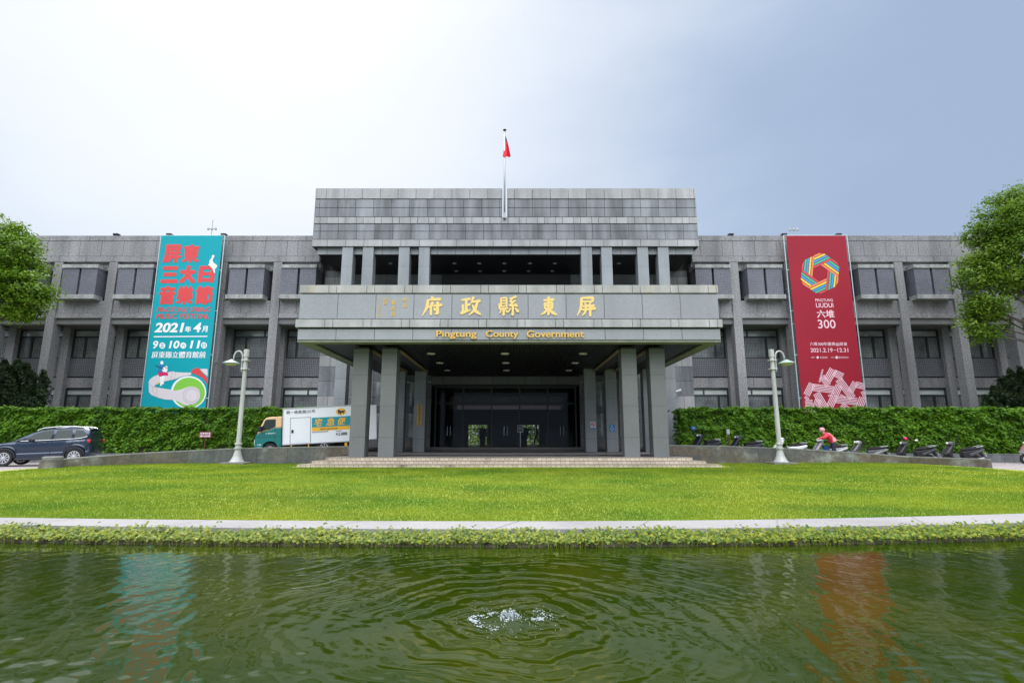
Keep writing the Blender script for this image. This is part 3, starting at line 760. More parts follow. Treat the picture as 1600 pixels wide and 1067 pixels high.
for (a, b_, c, d) in ((cx0, cx1, DC + 0.02, DC + 0.55), (cx0, cx0 + 0.55, DC + 0.56, 32.3), (cx1 - 0.55, cx1, DC + 0.56, 32.3)): mb.box(a, b_, c, d, zs_ - 0.02, zs_ + 0.06)
mb.build('soffit_rim', 'greenish_concrete', canopy)
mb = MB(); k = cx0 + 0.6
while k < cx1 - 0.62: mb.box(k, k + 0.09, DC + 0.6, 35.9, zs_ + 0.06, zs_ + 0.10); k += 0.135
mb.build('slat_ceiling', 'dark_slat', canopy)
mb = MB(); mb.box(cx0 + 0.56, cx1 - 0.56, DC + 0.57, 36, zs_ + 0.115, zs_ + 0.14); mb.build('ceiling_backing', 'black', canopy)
for x_ in (-4.05, -0.35, 3.55):
    for D_ in (26.4, 29.8, 33.2):
        mb = MB(); mb.lathe([(0.20, 0.02), (0.21, 0.07)], (x_, D_, zs_), 14); mb.build('ceiling_light', 'white_lens', canopy)
for s in (-1, 1):
    for dx in (5.43, 6.715):
        mb = MB(); xb = CC + s * dx; mb.box(xb - 0.3, xb + 0.3, 24.75, 32.98, zs_ - 0.09, zs_ + 0.05); o = mb.build('ceiling_beam', 'dark_slat', canopy)
        mb = MB(); xi = xb - s * 0.31; mb.box(xi - 0.012, xi + 0.012, 24.8, 32.95, zs_ - 0.14, zs_ - 0.01); mb.build('edge_strip', 'tan_lit_edge', o)  # tan colour stands in for the lit lower edge of the beam side
        mb = MB()
        zz = [0.38, 1.24, 2.63, 4.02, 5.02, zs_ - 0.095]
        for a, b_ in zip(zz[:-1], zz[1:]):
            mb.box(xb - 0.34, xb + 0.34, 24.0, 24.70, a + 0.005, b_ - 0.005)
        o = mb.build('column', 'column_granite', bld)
        mb = MB(); mb.box(xb - 0.325, xb + 0.325, 24.015, 24.685, 0.38, zs_ - 0.02); mb.build('core', 'joint', o)

# --- porch floor and steps
zf = 0.38
mb = MB(); mb.box(-8.0, 7.75, 23.52, 26.6, -0.2, zf); mb.box(-9.4, 9.2, 26.6, 33.99, -0.2, zf + 0.001); mb.build('porch_floor', 'porch_paving', bld)
st = MB()
for k, (xa, xb, d) in enumerate(((-8.92, 8.72, 22.75), (-8.46, 8.2, 23.13), (-8.0, 7.75, 23.5))):
    st.box(xa, xb, d, d + (0.37 if k < 2 else 0.02), -0.2, 0.126 * (k + 1) - 0.006)
    for xs_ in ((xa, xa + 0.45), (xb - 0.45, xb)):
        if k < 2: st.box(xs_[0] + 0.001, xs_[1] - 0.001, d + 0.371, 26.2, -0.2, 0.126 * (k + 1) - 0.007)
steps = st.build('porch_steps', 'step_tile', bld)
tp = MB()
for k, (xa, xb, d) in enumerate(((-8.92, 8.72, 22.75), (-8.46, 8.2, 23.13), (-8.0, 7.75, 23.5))):
    tp.box(xa - 0.012, xb + 0.012, d - 0.012, d + 0.36, 0.126 * (k + 1) - 0.005, 0.126 * (k + 1) + 0.004)
tp.build('tread', 'step_top', steps)
mb = MB(); mb.box(C - 9.6, C + 9.6, 34.0, 34.35, 0, zf + 0.12); mb.box(C - 9.6, C + 9.6, 34.36, 35.95, 0, zf + 0.24); mb.build('threshold', 'porch_paving', bld)

# --- glazed entrance
ze = zf + 0.24
DE = 36.0
ex = [X(p, 660, DE) for p in (680, 723, 768, 812, 856, 900)]
ztr, zhd = Z(630, DE), Z(606, DE)
mb = MB()
for x_ in ex: mb.box(x_ - 0.045, x_ + 0.045, DE, DE + 0.1, ze, zhd)
mb.box(ex[0] - 0.05, ex[-1] + 0.05, DE - 0.005, DE + 0.105, ztr - 0.05, ztr + 0.05); mb.box(ex[0] - 0.05, ex[-1] + 0.05, DE - 0.005, DE + 0.105, zhd, zhd + 0.1)
ent = mb.build('entrance_frame', 'window_frame', bld)
for a, b_ in zip(ex[:-1], ex[1:]):
    mb = MB(); mb.box(a + 0.045, b_ - 0.045, DE + 0.04, DE + 0.052, ztr + 0.05, zhd); mb.build('transom_glass', 'door_glass', ent)
    md = (a + b_) / 2
    for u, v in ((a + 0.05, md - 0.004), (md + 0.004, b_ - 0.05)):
        mb = MB(); mb.box(u, v, DE + 0.045, DE + 0.057, ze + 0.01, ztr - 0.05); dr = mb.build('glass_door', 'door_glass', ent)
        hx = v - 0.1 if v < md else u + 0.1
        mb = MB(); mb.tube([(hx, DE, ze + 0.75), (hx, DE, ze + 1.35)], 0.02, 8); mb.build('handle', 'chrome', dr)
mb = MB(); z_ = zhd + 0.1
slabs(mb, C - 5.0, C + 5.0, z_ + 0.12, zs_ - 0.02, DE - 0.1, 1.1, 0.3, depth=0.12); mb.build('lintel_stone', 'porch_stone', bld)
mb = MB(); mb.box(C - 5.0, C + 5.0, DE, DE + 0.12, zhd + 0.1, zs_ + 0.6); mb.build('lintel_core', 'joint', bld)
for s in (-1, 1):
    wl_ = MB(); xa, xb = sorted((C + s * 4.95, C + s * 11.3))
    zz = [zf, 1.3, 2.3, 2.9, 3.9, 4.9, zs_ + 1.5]
    for k in range(6): slabs(wl_, xa, xb, zz[k], zz[k + 1], 35.96, 1.3, 0.2, depth=0.2)
    wl_.build('porch_wall', 'porch_stone', bld)
for s in (-1, 1):
    for xo in (5.35, 7.6):
        mb = MB(); xa, xb = sorted((C + s * xo, C + s * (xo + 1.1))); mb.box(xa, xb, 35.93, 35.95, 1.25, 2.8); mb.box(xa, xb, 35.93, 35.95, 3.3, 4.9); mb.build('side_window', 'window_glass', bld)
# --- entrance hall
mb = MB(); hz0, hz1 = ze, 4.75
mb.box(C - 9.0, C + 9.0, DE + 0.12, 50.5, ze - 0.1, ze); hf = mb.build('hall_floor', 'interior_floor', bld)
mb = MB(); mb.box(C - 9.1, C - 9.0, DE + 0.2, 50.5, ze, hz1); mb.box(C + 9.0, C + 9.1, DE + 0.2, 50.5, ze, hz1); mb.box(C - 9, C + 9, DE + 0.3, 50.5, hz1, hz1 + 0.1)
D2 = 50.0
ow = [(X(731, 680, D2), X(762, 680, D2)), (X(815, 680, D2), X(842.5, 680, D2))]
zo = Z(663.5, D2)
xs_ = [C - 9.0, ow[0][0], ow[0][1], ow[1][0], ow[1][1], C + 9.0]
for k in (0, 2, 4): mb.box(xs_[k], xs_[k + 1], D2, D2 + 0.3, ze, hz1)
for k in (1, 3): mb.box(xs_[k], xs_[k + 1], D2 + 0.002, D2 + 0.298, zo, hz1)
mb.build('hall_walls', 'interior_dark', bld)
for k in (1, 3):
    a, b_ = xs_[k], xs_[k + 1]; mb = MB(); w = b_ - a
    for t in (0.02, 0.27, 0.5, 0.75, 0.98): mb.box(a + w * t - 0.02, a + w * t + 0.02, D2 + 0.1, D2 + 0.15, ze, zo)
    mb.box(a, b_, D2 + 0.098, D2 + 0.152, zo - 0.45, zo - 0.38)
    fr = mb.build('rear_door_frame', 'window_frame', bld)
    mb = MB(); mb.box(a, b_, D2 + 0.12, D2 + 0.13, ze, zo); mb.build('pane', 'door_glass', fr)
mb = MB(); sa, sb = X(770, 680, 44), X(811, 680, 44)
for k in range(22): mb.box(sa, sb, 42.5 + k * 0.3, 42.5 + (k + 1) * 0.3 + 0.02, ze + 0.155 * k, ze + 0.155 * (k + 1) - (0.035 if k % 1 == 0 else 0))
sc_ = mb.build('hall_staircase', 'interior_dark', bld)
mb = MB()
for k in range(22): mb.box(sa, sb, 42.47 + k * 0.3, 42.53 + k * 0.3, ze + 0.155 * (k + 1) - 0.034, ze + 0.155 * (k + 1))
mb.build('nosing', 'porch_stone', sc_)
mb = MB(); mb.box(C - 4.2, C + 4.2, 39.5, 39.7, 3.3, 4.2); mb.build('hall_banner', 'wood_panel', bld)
mb = MB(); mb.box(C - 3.6, C + 4.0, 39.46, 39.49, 3.25, 3.55); mb.build('reflection_strip', 'print_pale_pink', bld)  # pale strip stands in for the bright reflection across the transom
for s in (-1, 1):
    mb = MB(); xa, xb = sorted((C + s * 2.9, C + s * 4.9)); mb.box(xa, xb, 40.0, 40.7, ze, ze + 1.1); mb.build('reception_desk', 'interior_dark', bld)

# --- wings
BAY, HB = 3.745, 15.57
ZT, Zc, Zp, Zb = Z(368.3, 35), Z(376.5, 35), Z(400.5, 35), Z(409.3, 35)
Zh0, Zh1 = Z(418.5, 34.55), Z(413, 34.55)
Zx0 = Z(460.5, 34.62)
Zg0 = Z(466.5, 34.5)
Zs0, Zn0 = Z(488.8, 35.1), Z(497, 35.04)
Zm1, Zm0 = Z(499.5, 35.25), Z(507.5, 35.25)
DWN = 36.8
w2t, w2m, w2b = Z(515, DWN), Z(526.5, DWN), Z(560, DWN)
mo0, sp1, sp0 = Z(588.5, DWN - 0.08), Z(590, DWN - 0.06), Z(606, DWN - 0.06)
w1t, w1m = Z(606.5, DWN), Z(617.5, DWN)
NB = 7
def pil_x(s, k): return C + s * (HB + BAY * k)
proto = {}
for s in (-1, 1):
    xin, xout = C + s * 12.75, C + s * 39.6
    xa, xb = sorted((xin, xout))
    mb = MB()
    slabs(mb, xa, xb, Zc, ZT, 34.98, 2.1, 0.3, depth=0.3, alt=(1.0, 2.74))
    slabs(mb, xa, xb, Zp, Zc, 35.0, 2.1, 0.9, depth=0.3, alt=(1.5, 1.5, 0.745))
    slabs(mb, xa, xb, Zb, Zp, 34.985, 2.5, 0.3, depth=0.35, alt=(1.87,))
    mb.build('parapet', 'rough_granite', bld)
    mb = MB(); mb.box(xa + 0.01, xb - 0.01, 35.05, 35.25, Zb + 0.03, ZT - 0.02); mb.box(xa + 0.01, xb - 0.01, 35.26, 48, ZT - 0.5, ZT - 0.12)
    mb.box(xa, xb, 37.3, 37.5, 0, ZT - 0.51); mb.build('wing_core', 'roof_grey', bld)
    mb = MB(); mb.box(xa, xb, 35.2, 35.24, ZT + 0.02, ZT + 0.07); mb.build('roof_rail', 'plastic_black', bld)
    for k in range(NB):
        # bay k lies between the previous support and pilaster k
        xp = pil_x(s, k); xq = C + s * 12.75 if k == 0 else pil_x(s, k - 1)
        pw = 0.283
        mb = MB()
        for a, b_ in ((-0.2, Z(591, 35)), (Z(591, 35), Z(471, 35)), (Z(471, 35), Zb)): mb.box(xp - pw, xp + pw, 35.0, 35.62, a + 0.006, b_ - 0.006)
        o = mb.build('pilaster', 'rough_granite', bld)
        mb = MB(); mb.box(xp - pw + 0.012, xp + pw - 0.012, 35.012, 35.6, -0.2, Zb - 0.01); mb.build('core', 'joint', o)
        mb = MB(); mb.box(xp - 0.25, xp + 0.25, 36.45, 37.29, -0.2, Zm0 + 0.25); mb.build('pier', 'rough_granite', bld)
        lo, hi = sorted((xp - s * pw, xq + s * (pw if k else 0.0)))
        mid = (xp - s * BAY / 2)
        w = hi - lo
        # spandrel between the upper and middle storeys
        mb = MB(); slabs(mb, lo, hi, Zs0, Zg0 + 0.02, 35.10, 1.2, 0.2, depth=0.5, alt=(1.35, 0.62, 1.35)); slabs(mb, lo, hi, Zn0, Zs0, 35.04, 1.7, 0.1, depth=0.5); slabs(mb, lo, hi, Zm0, Zm1 + 0.02, 35.25, 1.7, 0.1, depth=0.5)
        mb.build('spandrel', 'rough_granite', bld)
        mb = MB(); mb.box(lo, hi, 35.6, 37.28, Zm0 + 0.01, Zm0 + 0.25); mb.box(lo, hi, 35.18, 35.62, Zm0 + 0.04, Zg0); mb.box(lo, hi, 35.62, 37.28, Zg0 - 0.3, Zg0); mb.build('spandrel_core', 'roof_grey', bld)
        # upper storey: recessed glazing, two tiled screens under a hood
        mb = MB(); mb.box(lo, hi, 35.75, 35.8, Zg0, Zh0 + 0.02); mb.build('recessed_glazing', 'window_frame', bld)
        mb = MB(); mb.box(lo, hi, 35.3, 35.8, Zh0 + 0.03, Zb + 0.02); mb.build('recess_head', 'rough_granite', bld)
        if k == 0: mid = (xp - s * (BAY / 2 - 0.25))
        mb = MB(); mb.box(mid - 1.2, mid + 1.2, 34.55, 35.745, Zh0, Zh1); mb.build('window_hood', 'granite_ledge', bld)
        mb = MB(); mb.box(mid - 1.24, mid + 1.24, 34.5, 35.3, Zg0, Zx0 - 0.005); mb.build('window_ledge', 'granite_ledge', bld)
        for u in (-1, 1):
            mb = MB(); a, b_ = sorted((mid + u * 0.075, mid + u * 1.17)); mb.box(a, b_, 34.62, 35.72, Zx0, Zh0 - 0.003); mb.build('tiled_screen', 'mosaic_dark', bld)
        # middle and ground storey windows in the recessed wall
        ba, bb = sorted((xp - s * 0.25, xq + s * (0.25 if k else 0.0)))
        ww = bb - ba
        for (top, mul_, bot, nm) in ((w2t, w2m, w2b, 'middle'), (w1t, w1m, -0.1, 'ground')):
            mb = MB(); fx = 0.10
            for t in (ba, bb - fx): mb.box(t, t + fx, DWN, DWN + 0.12, bot, top)
            mb.box(ba + fx, bb - fx, DWN, DWN + 0.12, top - fx, top); mb.box(ba + fx, bb - fx, DWN - 0.003, DWN + 0.123, mul_ - 0.05, mul_ + 0.05)
            tm = ba + ww * (0.66 if s < 0 else 0.34); mb.box(tm - 0.04, tm + 0.04, DWN + 0.002, DWN + 0.118, mul_ + 0.05, top - fx)
            tl = ba + ww * (0.27 if s < 0 else 0.73); mb.box(tl - 0.07, tl + 0.07, DWN + 0.002, DWN + 0.118, bot, mul_ - 0.05)
            mb.box(ba + fx, bb - fx, DWN, DWN + 0.12, bot, bot + 0.06)
            wn_ = mb.build('window', 'window_frame', bld)
            mb = MB(); mb.box(ba + fx, bb - fx, DWN + 0.07, DWN + 0.08, bot + 0.06, mul_ - 0.05); mb.build('pane', 'window_glass', wn_)
            mb = MB(); mb.box(ba + fx, bb - fx, DWN + 0.071, DWN + 0.081, mul_ + 0.05, top - fx); mb.build('transom_pane', 'window_blind' if nm == 'ground' else 'window_glass', wn_)
            mb = MB(); zlo = max(bot, Z(650, DWN)) if nm == 'ground' else bot; x_ = ba + 0.12
            while x_ < bb - 0.1: mb.box(x_ - 0.008, x_ + 0.008, DWN - 0.05, DWN - 0.034, zlo, mul_ - 0.06); x_ += 0.105
            z_ = zlo + 0.06
            while z_ < mul_ - 0.06: mb.box(ba + 0.02, bb - 0.02, DWN - 0.033, DWN - 0.02, z_ - 0.008, z_ + 0.008); z_ += 0.105
            mb.build('grille', 'grille_metal', wn_)
        mb = MB(); mb.box(ba, bb, DWN - 0.08, DWN + 0.4, mo0, w2b - 0.005); mb.build('mosaic_band', 'mosaic_panel', bld)
        mb = MB(); slabs(mb, ba, bb, sp0, sp1, DWN - 0.06, 1.55, 0.3, depth=0.3); mb.build('stone_band', 'rough_granite', bld)
        mb = MB(); mb.box(ba, bb, DWN + 0.02, DWN + 0.4, w2t + 0.003, Zm0 + 0.01); mb.build('window_head', 'rough_granite', bld)
    # flood lights on the roof edge
for (px, py) in ((183, 369), (266, 367), (351, 366.5), (1141, 366.5), (1224, 367), (1309, 367.5)):
    x_, z_ = at(px, py, 35.3); mb = MB(); mb.box(x_ - 0.17, x_ + 0.17, 35.1, 35.4, ZT + 0.08, ZT + 0.22); mb.tube([(x_ - 0.12, 35.25, ZT), (x_ - 0.12, 35.25, ZT + 0.1)], 0.02, 6); mb.tube([(x_ + 0.12, 35.25, ZT), (x_ + 0.12, 35.25, ZT + 0.1)], 0.02, 6)
    mb.build('flood_light', 'plastic_black', bld, bevel=0.03)

# --- gold lettering on the canopy
STROKES = {
 '東': [[(22,20,4),(50,17,5),(80,16,6)],[(28,33,6),(30,62,5)],[(28,34,4),(72,30,5),(71,60,6)],[(31,46,4),(70,44,4)],[(31,60,4),(70,57,4)],[(51,3,6),(50,50,6),(50,90,6),(42,88,2)],[(47,60,5),(28,80,5),(5,92,2)],[(53,60,3),(72,80,7),(98,92,3)]],
 '府': [[(48,2,4),(55,10,6)],[(28,18,3),(60,15,5),(91,13,6)],[(30,18,5),(25,55,6),(3,96,2)],[(54,30,6),(44,48,5),(33,58,2)],[(45,48,5),(45,92,5)],[(55,48,4),(97,43,6)],[(78,28,6),(77,85,7),(64,88,2)],[(60,58,3),(67,69,6)]],
 '政': [[(6,18,4),(46,12,6)],[(28,16,5),(28,75,6)],[(28,45,4),(47,40,5)],[(12,42,5),(13,78,5)],[(3,84,7),(48,68,3)],[(63,4,6),(51,36,2)],[(56,28,4),(95,22,6)],[(84,26,5),(70,65,6),(41,95,2)],[(58,42,3),(74,72,7),(99,92,3)]],
 '屏': [[(24,8,4),(84,5,6),(82,26,5)],[(26,26,4),(82,24,4)],[(25,8,6),(22,55,6),(3,97,2)],[(42,33,3),(49,43,5)],[(72,31,5),(63,43,2)],[(34,50,4),(89,46,6)],[(28,67,4),(97,60,6)],[(48,50,5),(44,78,5),(29,96,2)],[(70,48,6),(70,98,5)]],
 '縣': [[(12,8,4),(13,52,4)],[(12,9,3),(40,6,4),(40,50,4)],[(14,22,3),(38,20,3)],[(14,35,3),(38,33,3)],[(13,50,3),(40,47,3)],[(4,36,4),(5,63,4),(47,58,4)],[(26,62,5),(26,93,5),(19,90,2)],[(14,70,4),(5,85,2)],[(36,68,3),(45,79,5)],[(88,2,5),(56,12,3)],[(70,10,4),(58,26,4),(77,28,4)],[(84,20,4),(55,46,4),(91,44,5)],[(82,36,3),(93,50,5)],[(72,46,5),(72,93,5),(63,90,2)],[(60,60,4),(49,80,2)],[(84,58,3),(98,77,6)]],
}
def brush(chars, px0, px1, py0, py1, D):
    mb = MB()
    parts = []
    for s in STROKES[chars]:
        cur = [s[0]]
        for j in range(1, len(s)):
            cur.append(s[j])
            if j + 1 < len(s):
                a = Vector((s[j][0] - s[j - 1][0], s[j][1] - s[j - 1][1])); b_ = Vector((s[j + 1][0] - s[j][0], s[j + 1][1] - s[j][1]))
                if a.angle(b_) > R(50): parts.append(cur); cur = [s[j]]
        parts.append(cur)
    for i, s in enumerate(parts):
        o_ = ribbon([(x, y, w * 1.22) for x, y, w in s], 5); yy = D - 0.02 - 0.0016 * i
        pts = [at(px0 + p[0] / 100 * (px1 - px0), py0 + p[1] / 100 * (py1 - py0), D) for p in o_]
        mb.prism(pts, yy, D - 0.001)
    return mb
for ch, cxp in (('府', 675), ('政', 735.5), ('縣', 794.5), ('東', 857), ('屏', 916)):
    hw = {'府': 16, '政': 16, '縣': 15.5, '東': 13.5, '屏': 15}[ch]
    brush(ch, cxp - hw, cxp + hw, 463.5, 494.5, DC).build('brush_character', 'gold_light', canopy)
for w_, a, b_ in (('Pingtung', 681.5, 744.5), ('County', 759, 810), ('Government', 823, 912.5)):
    y0 = 516.4; y1 = 529.4 if w_ != 'Government' else 527
    mb = MB(); text_px(mb, w_, a, b_, y0, y1, DC - 0.07, offset=0.018, depth=0.05); mb.build('gold_word', 'gold', canopy)
mb = MB()
for s_, px, y0, h_, w_ in (('縣', 632.5, 465.5, 6.5, 6.5), ('長', 632.5, 474, 7, 6.5), ('蘇', 614.5, 469, 7, 6.5), ('貞', 614.5, 478, 7, 6), ('昌', 614, 487, 7, 6), ('民', 602, 465.5, 5, 4.5), ('國', 602, 471, 5, 4.5),
                           ('八', 593, 466.5, 3, 4.5), ('十', 593, 471, 4.5, 4), ('一', 593, 477, 1, 4), ('年', 593, 480, 4.5, 4), ('二', 593, 486, 3, 4), ('月', 593, 490.5, 5, 3.8)):
    text_px(mb, s_, px - w_ / 2, px + w_ / 2, y0, y0 + h_, DC - 0.012, offset=0.012, depth=0.008)
mb.build('small_inscription', 'gold', canopy)

# ------------------------------------------------------------------ banners
DBN = 34.3
def banner_root(name, px0, px1, label):
    x_ = (X(px0, 500, DBN) + X(px1, 500, DBN)) / 2
    return empty(name, (x_, DBN, Z(648, DBN)), label, 'banner')
def layer(draw, name, m, root, lift):
    mb = MB(); draw(mb, DBN - lift * 0.4); return mb.build(name, m, root)
def q1(pts): return [(215 + x / 7.114, 360 + y / 7.114) for x, y in pts]
def q2(pts): return [(215 + x / 7.114, 500 + y / 7.114) for x, y in pts]
def q3(pts): return [(1220 + x / 7.114, 360 + y / 7.114) for x, y in pts]
def q4(pts): return [(1220 + x / 7.114, 500 + y / 7.114) for x, y in pts]
def circ(cx, cy, rx, ry, n=36, a0=0, a1=360): return [(cx + rx * math.cos(R(a0 + (a1 - a0) * i / n)), cy + ry * math.sin(R(a0 + (a1 - a0) * i / n))) for i in range(n + (0 if a1 - a0 == 360 else 1))]
def curve_px(mb, pts, w, D, n=5):
    mb.face([(at(p[0], p[1], D)[0], D, at(p[0], p[1], D)[1]) for p in ribbon([(x, y, w) for x, y in pts], n)])
def banner_sheet(root, xa, xb, za, zb, m):
    mb = MB(); nx_, nz_ = 16, 40
    for i in range(nx_ + 1):
        for j in range(nz_ + 1):
            u, v = i / nx_, j / nz_
            mb.v.append((xa + (xb - xa) * u, DBN + 0.004 + 0.012 * (1 - math.sin(math.pi * u)) * math.sin(v * 9) ** 2, za + (zb - za) * v))
    for i in range(nx_):
        for j in range(nz_): mb.f.append((i * (nz_ + 1) + j, (i + 1) * (nz_ + 1) + j, (i + 1) * (nz_ + 1) + j + 1, i * (nz_ + 1) + j + 1)); mb.m.append(0)
    return mb.build('vinyl_sheet', m, root, smooth_=True)
def pipe_frame(root, xa, xb, za, zb):
    mb = MB()
    for x_ in (xa, xb):
        mb.tube([(x_, DBN + 0.09, za), (x_, DBN + 0.09, zb)], 0.035, 8)
    mb.tube([(xa, DBN + 0.09, zb), (xb, DBN + 0.09, zb)], 0.03, 8); mb.tube([(xa, DBN + 0.09, (za + zb) / 2), (xb, DBN + 0.09, (za + zb) / 2)], 0.02, 8)
    for v in (0.1, 0.33, 0.57, 0.8):
        for x_, d in ((xa, 1), (xb, -1)): mb.tube([(x_, DBN + 0.08, za + (zb - za) * v), (x_ + d * 0.12, DBN + 0.02, za + (zb - za) * v)], 0.02, 6)
    for x_ in (xa, xb):
        for v in (0.3, 0.7, 0.98): mb.tube([(x_, DBN + 0.09, za + (zb - za) * v), (x_, 35.02, za + (zb - za) * v)], 0.025, 6)
    mb.build('pipe_frame', 'steel_pipe', root)
zbt, zbb = Z(368.2, DBN), Z(652, DBN)
b1x0, b1x1 = X(235.5, 504, DBN), X(335, 504, DBN)
b1 = banner_root('hanging_banner', 235, 335, 'tall turquoise music festival banner with red characters and a headphone drawing')
banner_sheet(b1, b1x0 + 0.04, b1x1 - 0.04, zbb, zbt, 'teal_vinyl')
pipe_frame(b1, b1x0 - 0.07, b1x1 + 0.07, zbb, zbt + 0.03)
def d_red(mb, D):
    for ch, a, b_, y0, y1 in (('屏', 255, 283.5, 382, 410.6), ('東', 285.5, 312, 382, 410.6), ('三', 251.5, 279, 416, 442.5), ('大', 280.5, 306.5, 414.5, 443), ('日', 310, 335.5, 415.5, 442),
                              ('音', 247.8, 274.5, 446.5, 476), ('樂', 276, 302, 446.5, 476), ('節', 305, 333, 446.5, 476)):
        text_px(mb, ch, a, b_, y0, y1, D, bold=0.11 if ch in '屏東樂節音' else 0.17)
def d_red2(mb, D):
    text_px(mb, 'PINGTUNG SPRING', 245, 329, 480, 487.6, D, bold=0.004, shear=0.12); text_px(mb, 'MUSIC FESTIVAL', 244, 327, 490, 498, D, bold=0.006, shear=0.12)
def d_white(mb, D):
    text_px(mb, '2021', 241.7, 287.4, 504.2, 519.5, D, offset=0.035, shear=0.12); text_px(mb, '年', 289, 298.4, 509.5, 519.3, D, offset=0.03)
    text_px(mb, '4', 302.6, 314.2, 504, 519.3, D, offset=0.035, shear=0.12); text_px(mb, '月', 315.5, 324.4, 509.3, 519, D, offset=0.03)
    poly_px(mb, [(240.3, 525.2), (324, 524.7), (324, 526.3), (240.2, 526.9)], D)
    text_px(mb, '9', 239, 247.2, 532.3, 544.7, D, offset=0.03, shear=0.1); text_px(mb, '10', 264.4, 280.4, 532.2, 544.5, D, offset=0.03, shear=0.1); text_px(mb, '11', 297, 312.6, 532, 544.3, D, offset=0.03, shear=0.1)
    for cx, cy in ((253.6, 540), (286.3, 539.8), (318.6, 539.5)): poly_px(mb, circ(cx, cy, 4.6, 4.9, 28), D)
    text_px(mb, '屏東縣立體育館前', 237, 321.4, 549, 559.3, D, bold=0.007)
def d_day(mb, D):
    for ch, cx, cy in (('五', 253.6, 540), ('六', 286.3, 539.8), ('日', 318.6, 539.5)): text_px(mb, ch, cx - 2.7, cx + 2.7, cy - 3, cy + 3, D, offset=0.02)
layer(d_red, 'red_lettering', 'print_red', b1, 0.012)
layer(d_red2, 'small_red_lettering', 'print_red', b1, 0.012)
layer(d_white, 'white_lettering', 'print_white', b1, 0.012)
layer(d_day, 'day_lettering', 'teal_vinyl', b1, 0.017)
def d_hp(mb, D):
    poly_px(mb, q2([(122, 690), (135, 660), (175, 628), (235, 605), (300, 590), (340, 580), (372, 572), (400, 571), (416, 578), (500, 583), (590, 584), (600, 606), (500, 625), (420, 655), (330, 675), (250, 695), (195, 722), (188, 738), (215, 748), (300, 762), (378, 776), (420, 784), (470, 775), (540, 748), (590, 738), (640, 744), (682, 768), (697, 815), (692, 870), (655, 920), (600, 945), (555, 952), (505, 935), (450, 905), (405, 888), (300, 882), (205, 855), (150, 830), (125, 800)]), D)
    poly_px(mb, q2([(690, 545), (735, 540), (778, 546), (779, 625), (735, 590)]), D)
layer(lambda mb, D: poly_px(mb, q2(circ(566, 803, 196, 182, 60)), D), 'ear_cup_rim', 'print_white', b1, 0.008)
layer(lambda mb, D: poly_px(mb, q2(circ(570, 805, 178, 166, 60)), D), 'ear_cup', 'print_green', b1, 0.011)
layer(lambda mb, D: poly_px(mb, q2([(592, 585), (612, 550), (645, 533), (680, 534), (715, 580), (778, 650), (771, 712), (735, 655), (690, 625), (640, 600)]), D), 'red_ear_cup', 'print_red', b1, 0.013)
layer(d_hp, 'headphone_band', 'print_headphone', b1, 0.015)
def d_line(mb, D):
    for r_x, r_y in ((98, 92), (76, 72)):
        p = circ(600, 840, r_x, r_y, 40) + [(600 + r_x, 840)]; q = circ(600, 840, r_x - 4, r_y - 4, 40) + [(600 + r_x - 4, 840)]
        for i in range(40): poly_px(mb, q2([p[i], p[i + 1], q[i + 1], q[i]]), D)
    for pts in ([(175, 735), (170, 790), (205, 855)], [(215, 750), (212, 800), (215, 858)], [(372, 572), (385, 610), (362, 660)], [(416, 578), (418, 610), (405, 655)], [(125, 700), (160, 735), (215, 750)]):
        curve_px(mb, q2(pts), 0.22, D)
layer(d_line, 'drawn_outline', 'print_line', b1, 0.019)
def d_fig_white(mb, D):
    poly_px(mb, q1([(835, 270), (855, 282), (850, 300), (838, 318), (832, 338), (848, 362), (886, 392), (880, 410), (866, 425), (856, 432), (862, 476), (846, 466), (832, 425), (808, 398), (784, 382), (800, 368), (798, 345), (806, 325), (822, 310), (826, 290)]), D)
    poly_px(mb, q2(circ(270, 475, 17, 20, 18)), D); poly_px(mb, q2(circ(303, 552, 30, 30, 18)), D); poly_px(mb, q2([(308, 530), (318, 503), (332, 520), (330, 545)]), D)
    poly_px(mb, q2([(248, 628), (304, 622), (300, 650), (288, 700), (298, 708), (270, 714), (268, 732), (248, 728), (252, 690)]), D)
layer(d_fig_white, 'white_figure', 'print_white', b1, 0.021)
layer(lambda mb, D: poly_px(mb, q2([(236, 498), (262, 490), (292, 498), (300, 530), (285, 575), (222, 580), (232, 540)]), D), 'blue_shirt', 'print_blue', b1, 0.019)
layer(lambda mb, D: poly_px(mb, q2([(224, 586), (300, 576), (342, 592), (336, 618), (290, 616), (246, 630), (232, 612)]), D), 'pink_shorts', 'print_pink', b1, 0.023)
layer(lambda mb, D: curve_px(mb, q2([(198, 503), (245, 525), (292, 548)]), 0.5, D), 'guitar_neck', 'print_dark', b1, 0.025)
layer(lambda mb, D: poly_px(mb, q2([(222, 675), (236, 690), (234, 712), (214, 712)]), D), 'yellow_boot', 'print_yellow', b1, 0.021)

